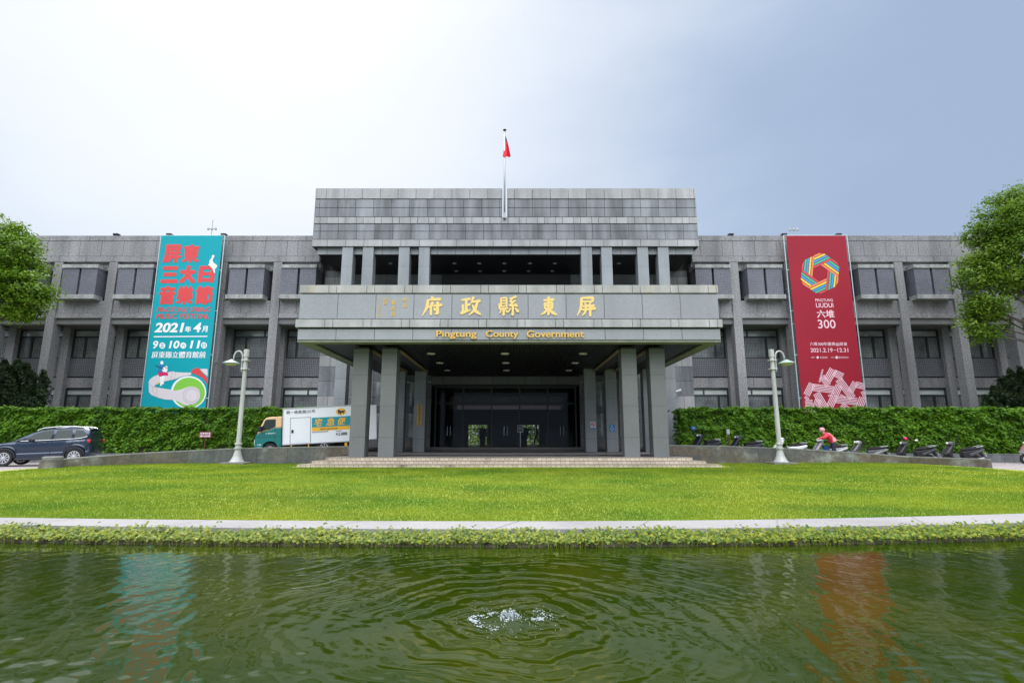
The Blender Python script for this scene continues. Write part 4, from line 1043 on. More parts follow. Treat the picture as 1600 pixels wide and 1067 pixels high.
b2x0, b2x1 = X(1240.5, 504, DBN), X(1337.5, 504, DBN)
b2 = banner_root('hanging_banner', 1240, 1337, 'tall dark red banner with a multicoloured woven ring and pink ribbon pattern')
banner_sheet(b2, b2x0 + 0.04, b2x1 - 0.04, zbb, zbt, 'red_vinyl')
pipe_frame(b2, b2x0 - 0.1, b2x1 + 0.12, zbb, zbt + 0.03)
ocx, ocy = 436, 478
def clip_half(poly, n, d):
    out = []
    for i, p in enumerate(poly):
        q = poly[i - 1]; fp_, fq = p @ n - d, q @ n - d
        if (fp_ <= 0) != (fq <= 0): out.append(q + (p - q) * (fq / (fq - fp_)))
        if fp_ <= 0: out.append(p)
    return out
def ring_stripe(mb, D, k, s0, s1):
    """one stripe of one of the six flat bands woven round a hexagon"""
    a = R(55 + 60 * k); nv = lambda t: np.array((math.cos(t), -math.sin(t))); n = nv(a); t = np.array((n[1], -n[0]))
    r0, r1 = 78 + 124 * s0, 78 + 124 * s1
    L_, R_ = [], []
    for i in range(13):
        u = -1 + i / 6; bow = 10 * (1 - u * u)
        L_.append(n * (r0 + bow * (r0 - 80) / 110) + t * 260 * u); R_.append(n * (r1 + bow * (r1 - 80) / 110) + t * 260 * u)
    for i in range(12):
        poly = clip_half(clip_half([L_[i], L_[i + 1], R_[i + 1], R_[i]], nv(a + R(60)), 79), nv(a - R(60)), 206)
        c_ = nv(a - R(30))
        poly = clip_half(poly, c_, 222)
        if len(poly) > 2: poly_px(mb, q3([(p[0] + ocx, p[1] + ocy) for p in poly]), D)
ORDER = ['print_orange', 'print_yellow', 'print_azure', 'print_emerald', 'print_red']
layer(lambda mb, D: [ring_stripe(mb, D, k, 0.0, 1.0) for k in range(6)], 'ring_backing', 'ring_gap', b2, 0.010)
for j, cname in enumerate(ORDER):
    for k in range(6):
        jj = j if k % 2 == 0 else 4 - j
        layer(lambda mb, D: ring_stripe(mb, D, k, (jj + 0.12) / 5, (jj + 0.84) / 5), 'ring_ribbon', cname, b2, 0.015)
for nm_, items in (('logo_name', (('PINGTUNG', 1274, 1301.2, 466.8, 471.2, dict(offset=0.008)), ('LIUDUI', 1275, 1302, 473.6, 480.6, dict(offset=0.012)))),
                   ('logo_characters', (('六堆', 1276.2, 1303.8, 484.4, 496.6, dict(bold=0.03)), ('300', 1278, 1305.4, 499.6, 513, dict(offset=0.008)))),
                   ('event_title', (('六堆300年慶典@屏東', 1265.4, 1323.8, 534.6, 540.8, dict(bold=0.004)),)),
                   ('event_dates', (('2021.2.19', 1266.4, 1301, 543.8, 550.3, dict(offset=0.012)), ('–', 1302.3, 1307, 546.6, 547.3, {}), ('12.31', 1308.5, 1325.4, 543.8, 550.2, dict(offset=0.012)))),
                   ('organiser_line', (('指導單位', 1267.2, 1273.6, 557.3, 559.2, {}), ('客家委員會', 1281.3, 1293, 556.9, 560, {}), ('主辦單位', 1298, 1304, 557.3, 559.2, {}), ('屏東縣政府', 1310, 1326, 556.9, 560, {})))):
    def d(mb, D):
        for body_, a0, a1, c0, c1, kw in items: text_px(mb, body_, a0, a1, c0, c1, D, **kw)
        if nm_ == 'organiser_line': poly_px(mb, [(1275, 558.4), (1277.6, 556), (1280.2, 558.4), (1277.6, 560.8)], D); poly_px(mb, circ(1307.3, 558.3, 2.1, 2.3, 18), D)
    layer(d, nm_, 'print_pale_pink', b2, 0.012)
BUND = [([(585, 548), (540, 600), (515, 672)], 52, 0), ([(590, 585), (650, 590), (690, 630)], 44, 0), ([(640, 655), (712, 740), (765, 830), (800, 868)], 46, 0), ([(466, 548), (430, 640), (430, 690)], 12, 1), ([(455, 625), (480, 690), (530, 728)], 38, 0),
        ([(345, 745), (430, 745), (510, 765), (590, 775)], 46, 0), ([(350, 705), (300, 780), (285, 835)], 44, 0), ([(650, 725), (590, 810), (560, 880), (545, 960)], 48, 0), ([(395, 810), (450, 880), (500, 985)], 46, 0),
        ([(600, 880), (700, 880), (780, 905), (850, 905)], 46, 0), ([(830, 690), (780, 760), (770, 800)], 40, 0), ([(830, 715), (890, 715), (935, 740)], 40, 0), ([(905, 790), (940, 850), (945, 870)], 26, 0), ([(915, 860), (870, 930), (850, 1040)], 50, 0),
        ([(268, 850), (285, 870), (310, 885)], 20, 0), ([(270, 925), (310, 920), (355, 920)], 40, 0), ([(420, 880), (385, 950), (365, 1040)], 44, 0), ([(670, 945), (740, 985), (800, 1040)], 44, 0), ([(265, 1000), (320, 1010), (360, 1040)], 34, 0), ([(900, 1000), (930, 1010), (955, 1040)], 26, 0), ([(525, 840), (545, 850), (570, 835)], 14, 0), ([(660, 830), (690, 850), (720, 860)], 14, 0)]
def d_weave(mb, D):
    for pts, w, _ in BUND:
        q = spline([(x, y, 0) for x, y in (pts[0], pts[-1])], 6); nn = 5 if w > 30 else 3
        for j in range(nn):
            o_ = (j - (nn - 1) / 2) / nn * 1.85 * w; L_ = []
            for i, p in enumerate(q):
                t = q[min(i + 1, len(q) - 1)][:2] - q[max(i - 1, 0)][:2]; t = t / (np.linalg.norm(t) + 1e-9)
                c = p[:2] + np.array((-t[1], t[0])) * o_; h_ = w / nn * 0.50
                L_.append((c + np.array((-t[1], t[0])) * h_, c - np.array((-t[1], t[0])) * h_))
            for i in range(len(L_) - 1): poly_px(mb, [(min(max(p[0], 1252 + (p[1] - 600) * 0.08), 1350.5 + (p[1] - 600) * 0.11), p[1]) for p in q4([L_[i][0], L_[i + 1][0], L_[i + 1][1], L_[i][1]])], D - 0.0004 * BUND.index((pts, w, _)))
layer(d_weave, 'woven_pattern', 'print_pale_pink', b2, 0.012)

# ------------------------------------------------------------------ flag and pole
fx_, fz0 = X(788.4, 300, 32.3), Z(338.5, 32.3)
fp = empty('flagpole', (fx_, 32.3, fz0), 'tall white flagpole standing in the slot of the roof parapet', 'flagpole')
ztop = Z(204, 32.3)
mb = MB(); mb.tube([(fx_, 32.3, fz0), (fx_, 32.3, (fz0 + ztop) / 2), (fx_, 32.3, ztop)], [0.065, 0.055, 0.04], 12); mb.build('pole', 'pole_white', fp, smooth_=True)
mb = MB(); mb.lathe([(0.04, -0.02), (0.11, 0.0), (0.12, 0.03), (0.06, 0.07), (0.03, 0.09)], (fx_, 32.3, ztop), 14); mb.build('finial', 'plastic_black', fp)
mb = MB(); mb.box(fx_ - 0.08, fx_ + 0.08, 32.2, 32.46, fz0 - 0.12, fz0 + 0.22); mb.build('base_bracket', 'trim_grey', fp)
zt_, zb_ = Z(211.5, 32.3), Z(244, 32.3)
mb = MB(); NI, NJ = 16, 20
for i in range(NI + 1):
    for j in range(NJ + 1):
        u, v = i / NI, j / NJ
        xw = 0.36 * u ** 0.9 * (0.18 + 0.82 * v ** 0.75) - 0.05 * math.sin(u * 9) * v
        if u < 0.25: xw -= 0.16 * v * math.sin(u / 0.25 * math.pi) * 1.2
        mb.v.append((fx_ + 0.05 + xw, 32.3 + 0.10 * math.sin(u * 15 + v * 1.5) * (0.3 + 0.7 * v) + 0.06 * u, zt_ - (zt_ - zb_) * v - 0.42 * u * (0.6 + 0.2 * v) + (0.30 * u * v if u > 0.3 else -0.12 * v * u)))
for i in range(NI):
    for j in range(NJ):
        mb.f.append((i * (NJ + 1) + j, (i + 1) * (NJ + 1) + j, (i + 1) * (NJ + 1) + j + 1, i * (NJ + 1) + j + 1)); mb.m.append(1 if (i < 11 and j < 5) else 0)
fl = mb.build('flag', ['flag_red', 'flag_blue'], None, org=(fx_, 32.3, zb_), smooth_=True)
set_props(fl, 'red flag with dark blue corner hanging limp from the roof pole', 'flag')

# ------------------------------------------------------------------ street lamps on the lawn
def lamp(px, pyb, D, s, label):
    x_ = X(px, pyb, D); y_ = D + 0.25; zt2 = Z(545, D) ; k = (zt2) / 5.4
    zg = float(lawn_z(x_, D))
    r = empty('street_lamp', (x_, y_, zg), label, 'street lamp', 'white street lamps on the lawn')
    mb = MB(); mb.box(x_ - 0.55, x_ + 0.55, y_ - 0.5, y_ + 0.5, zg - 0.2, zg + 0.09); mb.build('plinth', 'plinth_stone', r, bevel=0.02)
    mb = MB(); mb.lathe([(0.33, 0.09), (0.33, 0.13), (0.28, 0.16), (0.19, 0.36), (0.135, 0.60), (0.13, 0.67), (0.175, 0.69), (0.175, 0.75), (0.125, 0.77), (0.12, 0.86), (0.165, 0.89), (0.165, 0.95), (0.12, 0.97)], (x_, y_, zg), 28); mb.build('base', 'lamp_paint', r, smooth_=False)
    mb = MB(); mb.lathe([(0.108, 0.97), (0.090, zt2 - 0.75 - zg)], (x_, y_, zg), 24, flute=0.1); mb.build('shaft', 'lamp_paint', r)
    mb = MB(); mb.lathe([(0.10, zt2 - 1.0), (0.10, zt2 - 0.36), (0.125, zt2 - 0.35), (0.125, zt2 - 0.01), (0.11, zt2)], (x_, y_, 0), 20)
    for z_ in (zt2 - 0.93, zt2 - 0.52): mb.box(x_ - 0.15, x_ + 0.15, y_ - 0.15, y_ + 0.15, z_ - 0.035, z_ + 0.035)
    mb.build('collar', 'lamp_paint', r)
    a0 = zt2 - 1.05
    pts = [(0.10, a0 - 0.02), (0.155, a0 + 0.02), (0.16, a0 + 0.3), (0.16, a0 + 0.68)] + [(0.16 + 0.21 - 0.21 * math.cos(t), a0 + 0.68 + 0.30 * math.sin(t)) for t in np.linspace(0.3, math.pi * 0.97, 9)] + [(0.585, a0 + 0.52)]
    mb = MB(); mb.tube([(x_ + s * p, y_ - 0.02, z_) for p, z_ in pts], 0.036, 8); mb.build('arm', 'lamp_paint', r, smooth_=True)
    lc = (x_ + s * 0.68, y_ - 0.02, a0 + 0.36)
    mb = MB(); mb.lathe([(0.02, 0.22), (0.12, 0.17), (0.28, 0.09), (0.37, 0.045), (0.38, 0.02), (0.33, 0.0), (0.28, 0.0)][::-1], lc, 26); sh = mb.build('lamp_shade', 'lamp_green', r, smooth_=False)
    mb = MB(); mb.lathe([(0.05, -0.09), (0.18, -0.075), (0.27, -0.03), (0.29, 0.0)], lc, 20); mb.build('lens', 'lamp_lens', sh, smooth_=True)
lamp(365.5, 725, 25.1, -1, 'stained white street lamp left of the truck, its arm toward the turquoise banner')
lamp(1224.5, 725, 25.2, 1, 'clean white street lamp before the scooters, its arm toward the red banner')

# ------------------------------------------------------------------ foliage
def leaf_quads(c, nrm, size, asp=1.5, fold=0.2):
    n = len(c)
    a = rng.normal(size=(n, 3)); a -= nrm * (a * nrm).sum(1, keepdims=True); a /= np.linalg.norm(a, axis=1, keepdims=True) + 1e-9
    b = np.cross(nrm, a); s = size[:, None]
    v = np.stack([c - a * s * asp * 0.5, c + b * s * 0.42 + nrm * s * fold, c + a * s * asp * 0.5, c - b * s * 0.42 + nrm * s * fold], 1)
    return v.reshape(-1, 3), np.arange(4 * n).reshape(-1, 4)
def unit(v): return v / (np.linalg.norm(v, axis=1, keepdims=True) + 1e-9)
def hedge(x0, x1, label, seed):
    global rng
    rng = np.random.default_rng(seed)
    L_ = x1 - x0; root = empty('hedge', ((x0 + x1) / 2, 30.2, 0.5), label, 'hedge')
    def top(x): return np.vectorize(lambda q: Z(638, hedge_d(q)))(x) - 0.05
    def bot(x): return np.vectorize(drive_z)(x) + 0.40
    def dd_(x): return np.vectorize(hedge_d)(x)
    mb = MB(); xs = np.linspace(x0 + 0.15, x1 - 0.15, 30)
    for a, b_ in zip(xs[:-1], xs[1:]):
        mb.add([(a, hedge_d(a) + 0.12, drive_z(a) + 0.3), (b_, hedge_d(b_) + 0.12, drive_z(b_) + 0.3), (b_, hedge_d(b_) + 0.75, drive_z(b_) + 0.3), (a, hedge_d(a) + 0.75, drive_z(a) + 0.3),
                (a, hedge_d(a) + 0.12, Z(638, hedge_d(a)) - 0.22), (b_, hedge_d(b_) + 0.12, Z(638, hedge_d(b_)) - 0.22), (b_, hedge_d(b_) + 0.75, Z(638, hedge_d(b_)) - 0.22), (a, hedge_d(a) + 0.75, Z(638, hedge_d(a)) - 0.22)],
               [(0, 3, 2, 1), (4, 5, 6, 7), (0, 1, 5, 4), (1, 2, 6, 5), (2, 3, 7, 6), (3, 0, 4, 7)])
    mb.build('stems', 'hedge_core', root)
    n = int(L_ * 1150); x = x0 + L_ * rng.random(n); t = rng.random(n)
    def value_noise(u, v):
        gtab = rng.random((400, 60)) - 0.5; u0, v0 = np.floor(u).astype(int), np.floor(v).astype(int); fu, fv = smooth(0, 1, u - u0), smooth(0, 1, v - v0)
        return (gtab[u0, v0] * (1 - fu) + gtab[u0 + 1, v0] * fu) * (1 - fv) + (gtab[u0, v0 + 1] * (1 - fu) + gtab[u0 + 1, v0 + 1] * fu) * fv
    lump = 0.26 * value_noise((x - x0) * 1.7, t * 4.1) + 0.22 * value_noise((x - x0) * 4.3, t * 10.3)
    zb, zt = bot(x), top(x); z = zb + (zt - zb) * t
    keepm = rng.random(n) < np.where(t < 0.16, 0.45 + 0.35 * np.sin(x * 3.3) , 1.0)
    y = dd_(x) + 0.05 - lump - 0.14 * rng.random(n)
    c1 = np.stack([x, y, z], 1)[keepm]; n1 = unit(np.stack([rng.normal(0, 0.35, n), -0.55 - 0.4 * rng.random(n), 0.75 + rng.normal(0, 0.25, n)], 1))[keepm]
    n2 = int(L_ * 380); x = x0 + L_ * rng.random(n2)
    c2 = np.stack([x, dd_(x) - 0.15 + 0.95 * rng.random(n2), top(x) + 0.05 * np.sin(x * 3.1) + 0.04 * np.sin(x * 7.7) + rng.normal(0, 0.05, n2)], 1); m2 = unit(np.stack([rng.normal(0, 0.4, n2), -0.3 + rng.normal(0, 0.4, n2), np.ones(n2)], 1))
    n3 = 700; xe = np.where(rng.random(n3) < 0.5, x0, x1); c3 = np.stack([xe + rng.normal(0, 0.10, n3), dd_(xe) + 0.85 * rng.random(n3), bot(xe) + (top(xe) - bot(xe)) * rng.random(n3)], 1); m3 = unit(rng.normal(0, 0.6, (n3, 3)) + np.array((0, -0.4, 0.5)))
    c = np.concatenate([c1, c2, c3]); nn = np.concatenate([n1, m2, m3])
    v, f = leaf_quads(c, nn, 0.08 + 0.075 * rng.random(len(c)), 1.35, 0.12)
    np_mesh('foliage', v, f, 'leaf_hedge', root)
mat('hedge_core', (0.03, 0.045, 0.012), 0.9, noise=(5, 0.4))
hedge(-36, -9.3, 'long climbing green hedge behind the dark car and the delivery truck', 11)
hedge(9.3, 36, 'long climbing green hedge behind the row of scooters', 12)

def tree(name, base, lobes, lm, n_per, size, label, seed, height):
    global rng
    rng = np.random.default_rng(seed)
    root = empty(name, base, label, 'tree'); bx, by, bz = base
    mb = MB(); fork = Vector((bx + 0.1, by, bz + height * 0.42))
    mb.tube([(bx, by, bz - 0.3), (bx - 0.05, by, bz + 0.4), (bx + 0.05, by, bz + height * 0.25), fork], [0.42, 0.33, 0.27, 0.24], 12)
    for (x, y, z, r) in lobes:
        e = Vector((x, y, z)); mid = fork.lerp(e, 0.5) + Vector((rng.normal(0, 0.25), rng.normal(0, 0.25), 0.35))
        mb.tube([fork - Vector((0, 0, 0.3)), fork.lerp(mid, 0.5) + Vector((0, 0, 0.1)), mid, e], [0.13, 0.09, 0.06, 0.02], 7)
        for q in range(5):
            d = Vector(rng.normal(size=3)).normalized() * r * 0.8; mb.tube([mid.lerp(e, 0.35 + 0.12 * q), e + d * 0.5, e + d], [0.025, 0.016, 0.006], 5)
    mb.build('trunk', 'bark', root, smooth_=True)
    C_, N_ = [], []
    for (x, y, z, r) in lobes:
        # twigs: small clumps spread over the lobe, leaves around each twig
        nt = max(12, int(n_per * r * r / 62)); d = unit(rng.normal(size=(nt, 3))); rad = r * (0.42 + 0.72 * rng.random(nt) ** 0.8)
        tw = np.array((x, y, z)) + d * rad[:, None] * np.array((1, 1, 0.82))
        m_ = 62; cc = np.repeat(tw, m_, 0) + rng.normal(size=(nt * m_, 3)) * np.array((0.25, 0.25, 0.13)) * np.repeat(0.7 + 0.6 * rng.random((nt, 1)), m_, 0); dn = np.repeat(d, m_, 0)
        C_.append(cc); N_.append(unit(dn * 0.5 + rng.normal(0, 0.45, (nt * m_, 3)) + np.array((0, 0, 0.75))))
    c, nn = np.concatenate(C_), np.concatenate(N_)
    v, f = leaf_quads(c, nn, size * (0.7 + 0.6 * rng.random(len(c))), 1.7, 0.15)
    np_mesh('crown', v, f, lm, root)
def lobe(px, py, D, r): x, z = at(px, py, D); return (x, D, z, r)
tree('shade_tree', (X(-230, 720, 28.5), 28.5, 0.0),
     [lobe(-5, 372, 27.5, 1.15), lobe(-60, 360, 28, 1.9), lobe(20, 402, 27, 1.35), lobe(-15, 425, 26.5, 1.5), lobe(35, 452, 26.8, 1.25), lobe(52, 458, 27.4, 0.65), lobe(10, 470, 26.6, 0.85), lobe(-30, 482, 27, 0.95), lobe(42, 418, 28, 0.9), lobe(40, 384, 27.8, 0.55), lobe(38, 482, 27, 0.5), lobe(25, 492, 26.9, 0.4),
      lobe(-90, 430, 27, 2.2), lobe(-170, 400, 29, 2.4), lobe(-130, 330, 29, 2.0), lobe(-210, 470, 28.5, 1.8), lobe(-80, 490, 30, 1.6), lobe(-140, 480, 26.5, 1.7)],
     'leaf_tree_left', 2000, 0.105, 'leafy bright green broad tree beside the left wing, behind the parked dark car', 21, 9.0)
tree('shade_tree', (X(1800, 720, 28.5), 28.5, 0.0),
     [lobe(1583, 320, 27.5, 1.05), lobe(1617, 316, 28, 1.2), lobe(1556, 352, 27, 1.1), lobe(1601, 352, 26.8, 1.4), lobe(1541, 376, 27.4, 0.85), lobe(1583, 392, 26.6, 1.15), lobe(1551, 402, 27, 0.75), lobe(1529, 432, 27, 0.9), lobe(1563, 432, 26.7, 1.0), lobe(1601, 436, 27, 1.0), lobe(1519, 470, 27, 0.65), lobe(1539, 478, 26.8, 0.75), lobe(1523, 500, 27, 0.62), lobe(1541, 520, 27, 0.62), lobe(1551, 490, 27.2, 0.5), lobe(1523, 412, 27.5, 0.5),
      lobe(1661, 340, 28, 2.2), lobe(1731, 380, 29, 2.4), lobe(1701, 300, 29, 1.9), lobe(1791, 440, 28.5, 2.0), lobe(1681, 420, 27, 1.7), lobe(1661, 500, 29, 1.2), lobe(1751, 480, 27, 1.6)],
     'leaf_tree_right', 2300, 0.10, 'tall feathery green tree reaching over the right wing with a drooping branch', 22, 10.0)
def juniper(base, spikes, label, seed):
    global rng
    rng = np.random.default_rng(seed)
    root = empty('juniper_tree', base, label, 'tree'); mb = MB(); C_, N_ = [], []
    for (x, y, z0, z1, r) in spikes:
        mb.tube([(base[0], base[1], base[2]), ((x + base[0]) / 2, y, base[2] + 0.8), (x, y, (z0 + z1) / 2), (x, y, z1 - 0.2)], [0.12, 0.09, 0.05, 0.015], 7)
        m_ = int(3000 * r * (z1 - z0) / 2); t = rng.random(m_); a = rng.random(m_) * 6.283; rr_ = r * 1.05 * np.sin(np.pi * (0.12 + 0.86 * t)) ** 0.75 * (0.62 + 0.38 * np.sin(a * 3 + t * 14 + x * 7)) * (0.75 + 0.35 * np.sin(t * 19 + x * 5 + 2 * np.cos(a))) * (0.35 + 0.65 * rng.random(m_) ** 0.5)
        C_.append(np.stack([x + rr_ * np.cos(a) + 0.10 * np.sin(9 * t + 3 * a), y + rr_ * np.sin(a), z0 + (z1 - z0) * t + rng.normal(0, 0.10, m_)], 1)); N_.append(unit(np.stack([np.cos(a), np.sin(a), rng.normal(0, 0.6, m_)], 1) + rng.normal(0, 0.5, (m_, 3))))
    mb.build('trunk', 'bark', root)
    c, nn = np.concatenate(C_), np.concatenate(N_); v, f = leaf_quads(c, nn, 0.07 + 0.06 * rng.random(len(c)), 2.2, 0.1); np_mesh('crown', v, f, 'leaf_juniper', root)
def spike(px, py_top, r, D=32.2, low=652): return (X(px, py_top, D), D, Z(low, D), Z(py_top, D), r)
juniper((X(28, 650, 32.2), 32.2, 0.0), [spike(28, 566, 1.1), spike(8, 567, 0.9), spike(42, 572, 0.9), spike(52, 592, 0.8), spike(68, 583, 0.55), spike(-14, 580, 1.0), spike(18, 600, 1.1), spike(60, 612, 0.7), spike(-30, 600, 0.9)], 'dark green spiky juniper rising behind the hedge above the dark car', 31)
juniper((X(1590, 650, 32.2), 32.2, 0.0), [spike(1594, 577, 0.7), spike(1578, 582, 0.8), spike(1566, 594, 0.7), spike(1552, 606, 0.6), spike(1540, 620, 0.4), spike(1608, 590, 0.8), spike(1590, 606, 0.9), spike(1622, 580, 0.9)], 'dark olive juniper rising behind the hedge at the far right scooter', 32)
# greenery seen through the hall's rear doors
rng = np.random.default_rng(9)
groot = empty('garden_shrubs', (C, 57, 0.3), 'sunlit green shrubs seen through the rear doors of the hall', 'shrubs')
n = 9000; c = np.stack([C + rng.normal(0, 3.6, n), 57 + rng.random(n) * 2.5, 0.4 + rng.random(n) * 4.6], 1)
v, f = leaf_quads(c, unit(rng.normal(0, 0.6, (n, 3)) + np.array((0, -0.3, 0.8))), 0.16 + 0.14 * rng.random(n), 1.5, 0.15); np_mesh('foliage', v, f, 'leaf_far', groot)
mb = MB()
for k in range(14): mb.tube([(C - 6 + k * 0.95, 58, 0.0), (C - 6 + k * 0.95 + 0.1, 58.3, 2.6)], [0.06, 0.03], 6)
mb.build('stems', 'bark', groot)

# ------------------------------------------------------------------ delivery truck
S_ = 0.0328
def tu(px): return (px - 397) * S_
def tz(px, y): return (711 - (y + (px - 441) * 0.062)) * S_
def tq(pts): return [(tu(390 + x / 7.62), tz(390 + x / 7.62, 620 + y / 7.62)) for x, y in pts]
tk = empty('delivery_truck', (X(397, 705, 27.7), 27.7 + 0.9, 0.20), 'small delivery truck with teal and cream cab and white lettered box body', 'truck', local=True)
tk.rotation_euler = (0, R(-3.1), 0)
HW = 0.90
BX0, BX1, BZ0, BZ1 = 1.44, 5.3, 0.58, 2.42
mb = MB(); mb.box(BX0, BX1, -HW, HW, BZ0, BZ1); box_ = mb.build('box_body', 'white_paint', tk, bevel=0.015)
mb = MB()
for (a, b_, c, d) in ((BX0 - 0.01, BX1 + 0.01, BZ1 - 0.05, BZ1 + 0.015), (BX0 - 0.01, BX1 + 0.01, BZ0 - 0.02, BZ0 + 0.03), (BX0 - 0.012, BX0 + 0.03, BZ0 + 0.031, BZ1 - 0.051), (BX1 - 0.04, BX1 + 0.012, BZ0 + 0.031, BZ1 - 0.051)): mb.box(a, b_, -HW - 0.012, HW + 0.012, c, d)
mb.build('edge_strip', 'trim_grey', box_)
# side door
dx0, dx1 = tu(452.5), tu(485); dz0, dz1 = BZ0 + 0.05, tz(468, 650.5)
mb = MB()
for (a, b_, c, d) in ((dx0, dx0 + 0.035, dz0, dz1), (dx1 - 0.035, dx1, dz0, dz1), (dx0 + 0.036, dx1 - 0.036, dz1 - 0.035, dz1)): mb.box(a, b_, -HW - 0.016, -HW - 0.001, c, d)
sd_ = mb.build('side_door', 'trim_grey', tk)
mb = MB(); mb.box(dx0 + 0.04, dx1 - 0.04, -HW - 0.012, -HW - 0.001, dz0 + 0.01, dz1 - 0.04); mb.build('door_panel', 'white_paint', sd_)
mb = MB(); mb.box(dx0 + 0.08, dx0 + 0.19, -HW - 0.03, -HW - 0.012, dz0 + 0.52, dz0 + 0.68); mb.build('handle', 'plastic_black', sd_)
def trect(name, m, a, b_, c, d, lift):
    mb = MB(); mb.box(a, b_, -HW - lift, -HW - 0.001, c, d); return mb.build(name, m, box_)
sx0_, sx1_ = tu(486.5), BX1 - 0.05
zt0, zt1 = tz(515, 649.5), tz(515, 664.5)
trect('teal_stripe', 'truck_teal', sx0_, sx1_, zt1, zt0, 0.006); trect('amber_stripe', 'truck_amber', sx0_, sx1_, zt1 - 0.185, zt1 - 0.002, 0.006)
trect('grey_rail', 'trim_grey', sx0_, sx0_ + 0.84, zt1 - 0.26, zt1 - 0.20, 0.012)
mb = MB(); yy = -HW - 0.010
sc0 = sx0_ + 0.12; cw = 0.43
for i, ch in enumerate('宅急便'):
    text_in(mb, ch, sc0 + i * 0.60, sc0 + i * 0.60 + cw, zt1 + 0.05, zt0 - 0.05, yy, shear=0.22, bold=0.05)
mb.build('yellow_lettering', 'truck_amber', box_)
mb = MB(); text_in(mb, '統一速達(股)公司', tu(446.5), tu(491), tz(469, 645.2), tz(469, 639.2), yy, bold=0.003)
mb.build('company_lettering', 'print_dark', box_); mb = MB()
text_in(mb, '412-8888', tu(523.8), tu(541.5), tz(532, 677.8), tz(532, 673), yy, offset=0.016); text_in(mb, '客服專線', tu(524), tu(533), tz(529, 672), tz(529, 670.3), yy)
mb.build('phone_lettering', 'print_dark', box_); mb = MB()
text_in(mb, 'www.t-cat.com.tw', sx0_ + 0.42, sx0_ + 1.32, zt1 - 0.145, zt1 - 0.045, yy, offset=0.012, shear=0.15)
mb.build('web_lettering', 'print_dark', box_)
lcx, lcz = tu(531.7), tz(531.7, 641.2)
mb = MB(); mb.face([(lcx + 0.255 * math.cos(a), -HW - 0.006, lcz + 0.175 * math.sin(a)) for a in np.linspace(0, 6.283, 32, endpoint=False)]); mb.build('oval_emblem', 'truck_amber', box_)
mb = MB(); cat_ = [(1045, 150), (1040, 138), (1050, 140), (1060, 134), (1066, 146), (1080, 152), (1105, 148), (1125, 140), (1130, 150), (1118, 160), (1116, 172), (1122, 186), (1114, 188), (1104, 172), (1086, 174), (1078, 190), (1068, 190), (1066, 174), (1056, 180), (1058, 190), (1050, 190), (1048, 172), (1040, 164)]
mb.face([(u, -HW - 0.010, z_) for u, z_ in tq(cat_)]); mb.build('black_cat_mark', 'print_dark', box_)
# open rear door
mb = MB(); mb.box(BX1 + 0.035, BX1 + 0.93, -HW + 0.02, -HW + 0.06, BZ0 + 0.05, BZ1 - 0.06); mb.build('rear_door', 'white_paint', tk)
# cab
low = tq([(52, 585), (50, 470), (62, 425), (330, 338), (378, 338), (378, 520), (345, 585)])
lo_ = [(0.03, 0.30), (0.0, 0.52), (0.02, 1.02), (0.10, 1.20), (0.62, 1.33), (1.0, 1.45), (1.36, 1.46), (1.36, 0.50), (1.18, 0.50), (1.10, 0.66), (0.98, 0.76), (0.79, 0.80), (0.60, 0.76), (0.47, 0.66), (0.41, 0.50), (0.36, 0.30)]
mb = MB(); mb.prism(lo_, -HW + 0.02, HW - 0.02); cab = mb.build('cab', 'cab_teal', tk, bevel=0.03)
up_ = [(0.10, 1.205), (0.16, 1.33), (0.44, 1.90), (0.56, 2.0), (0.72, 2.03), (1.36, 2.03), (1.36, 1.465), (1.0, 1.455), (0.62, 1.335)]
mb = MB(); mb.prism(up_, -HW + 0.05, HW - 0.05); mb.build('cab_top', 'cab_cream', cab, bevel=0.04)
mb = MB(); mb.prism([(0.30, 1.33), (0.52, 1.86), (0.60, 1.91), (1.06, 1.90), (1.06, 1.52), (0.72, 1.40)], -HW + 0.038, -HW + 0.06); mb.prism([(0.30, 1.33), (0.52, 1.86), (0.60, 1.91), (1.06, 1.90), (1.06, 1.52), (0.72, 1.40)], HW - 0.06, HW - 0.038); mb.build('side_window', 'car_glass', cab)
mb = MB(); mb.face([(0.135, -HW + 0.12, 1.30), (0.135, HW - 0.12, 1.30), (0.425, HW - 0.14, 1.88), (0.425, -HW + 0.14, 1.88)]); mb.build('windscreen', 'car_glass', cab)
mb = MB(); mb.box(0.26, 0.44, -HW - 0.22, -HW - 0.06, 1.30, 1.56); mb.tube([(0.35, -HW - 0.1, 1.5), (0.42, -HW + 0.06, 1.6)], 0.02, 6); mb.build('mirror', 'plastic_black', cab, bevel=0.02)
mb = MB(); mb.box(-0.015, 0.03, -HW + 0.06, -HW + 0.32, 0.62, 0.92); mb.box(-0.015, 0.03, HW - 0.32, HW - 0.06, 0.62, 0.92); mb.build('headlight', 'white_lens', cab)
mb = MB(); mb.box(0.015, 1.3, -HW + 0.012, -HW + 0.03, 1.02, 1.035); mb.tube([(1.05, -HW + 0.01, 0.55), (1.05, -HW + 0.012, 1.45)], 0.006, 4); mb.build('door_seam', 'print_dark', cab)
mb = MB(); text_in(mb, '統一速達股份有限公司', 0.58, 1.08, 1.17, 1.23, -HW + 0.012, offset=0.01); text_in(mb, '412-8888', 0.16, 0.36, 0.62, 0.68, -HW + 0.012, offset=0.01); text_in(mb, '3.5t', 0.16, 0.36, 0.48, 0.54, -HW + 0.012, offset=0.01); mb.build('cab_lettering', 'print_white', cab)
mb = MB(); mb.box(0.5, 5.2, -0.42, 0.42, 0.38, 0.56); mb.box(1.4, 1.6, -0.8, 0.8, 0.42, 0.56); mb.box(4.9, 5.25, -0.75, 0.75, 0.34, 0.50); mb.build('chassis', 'plastic_black', tk)
mb = MB()
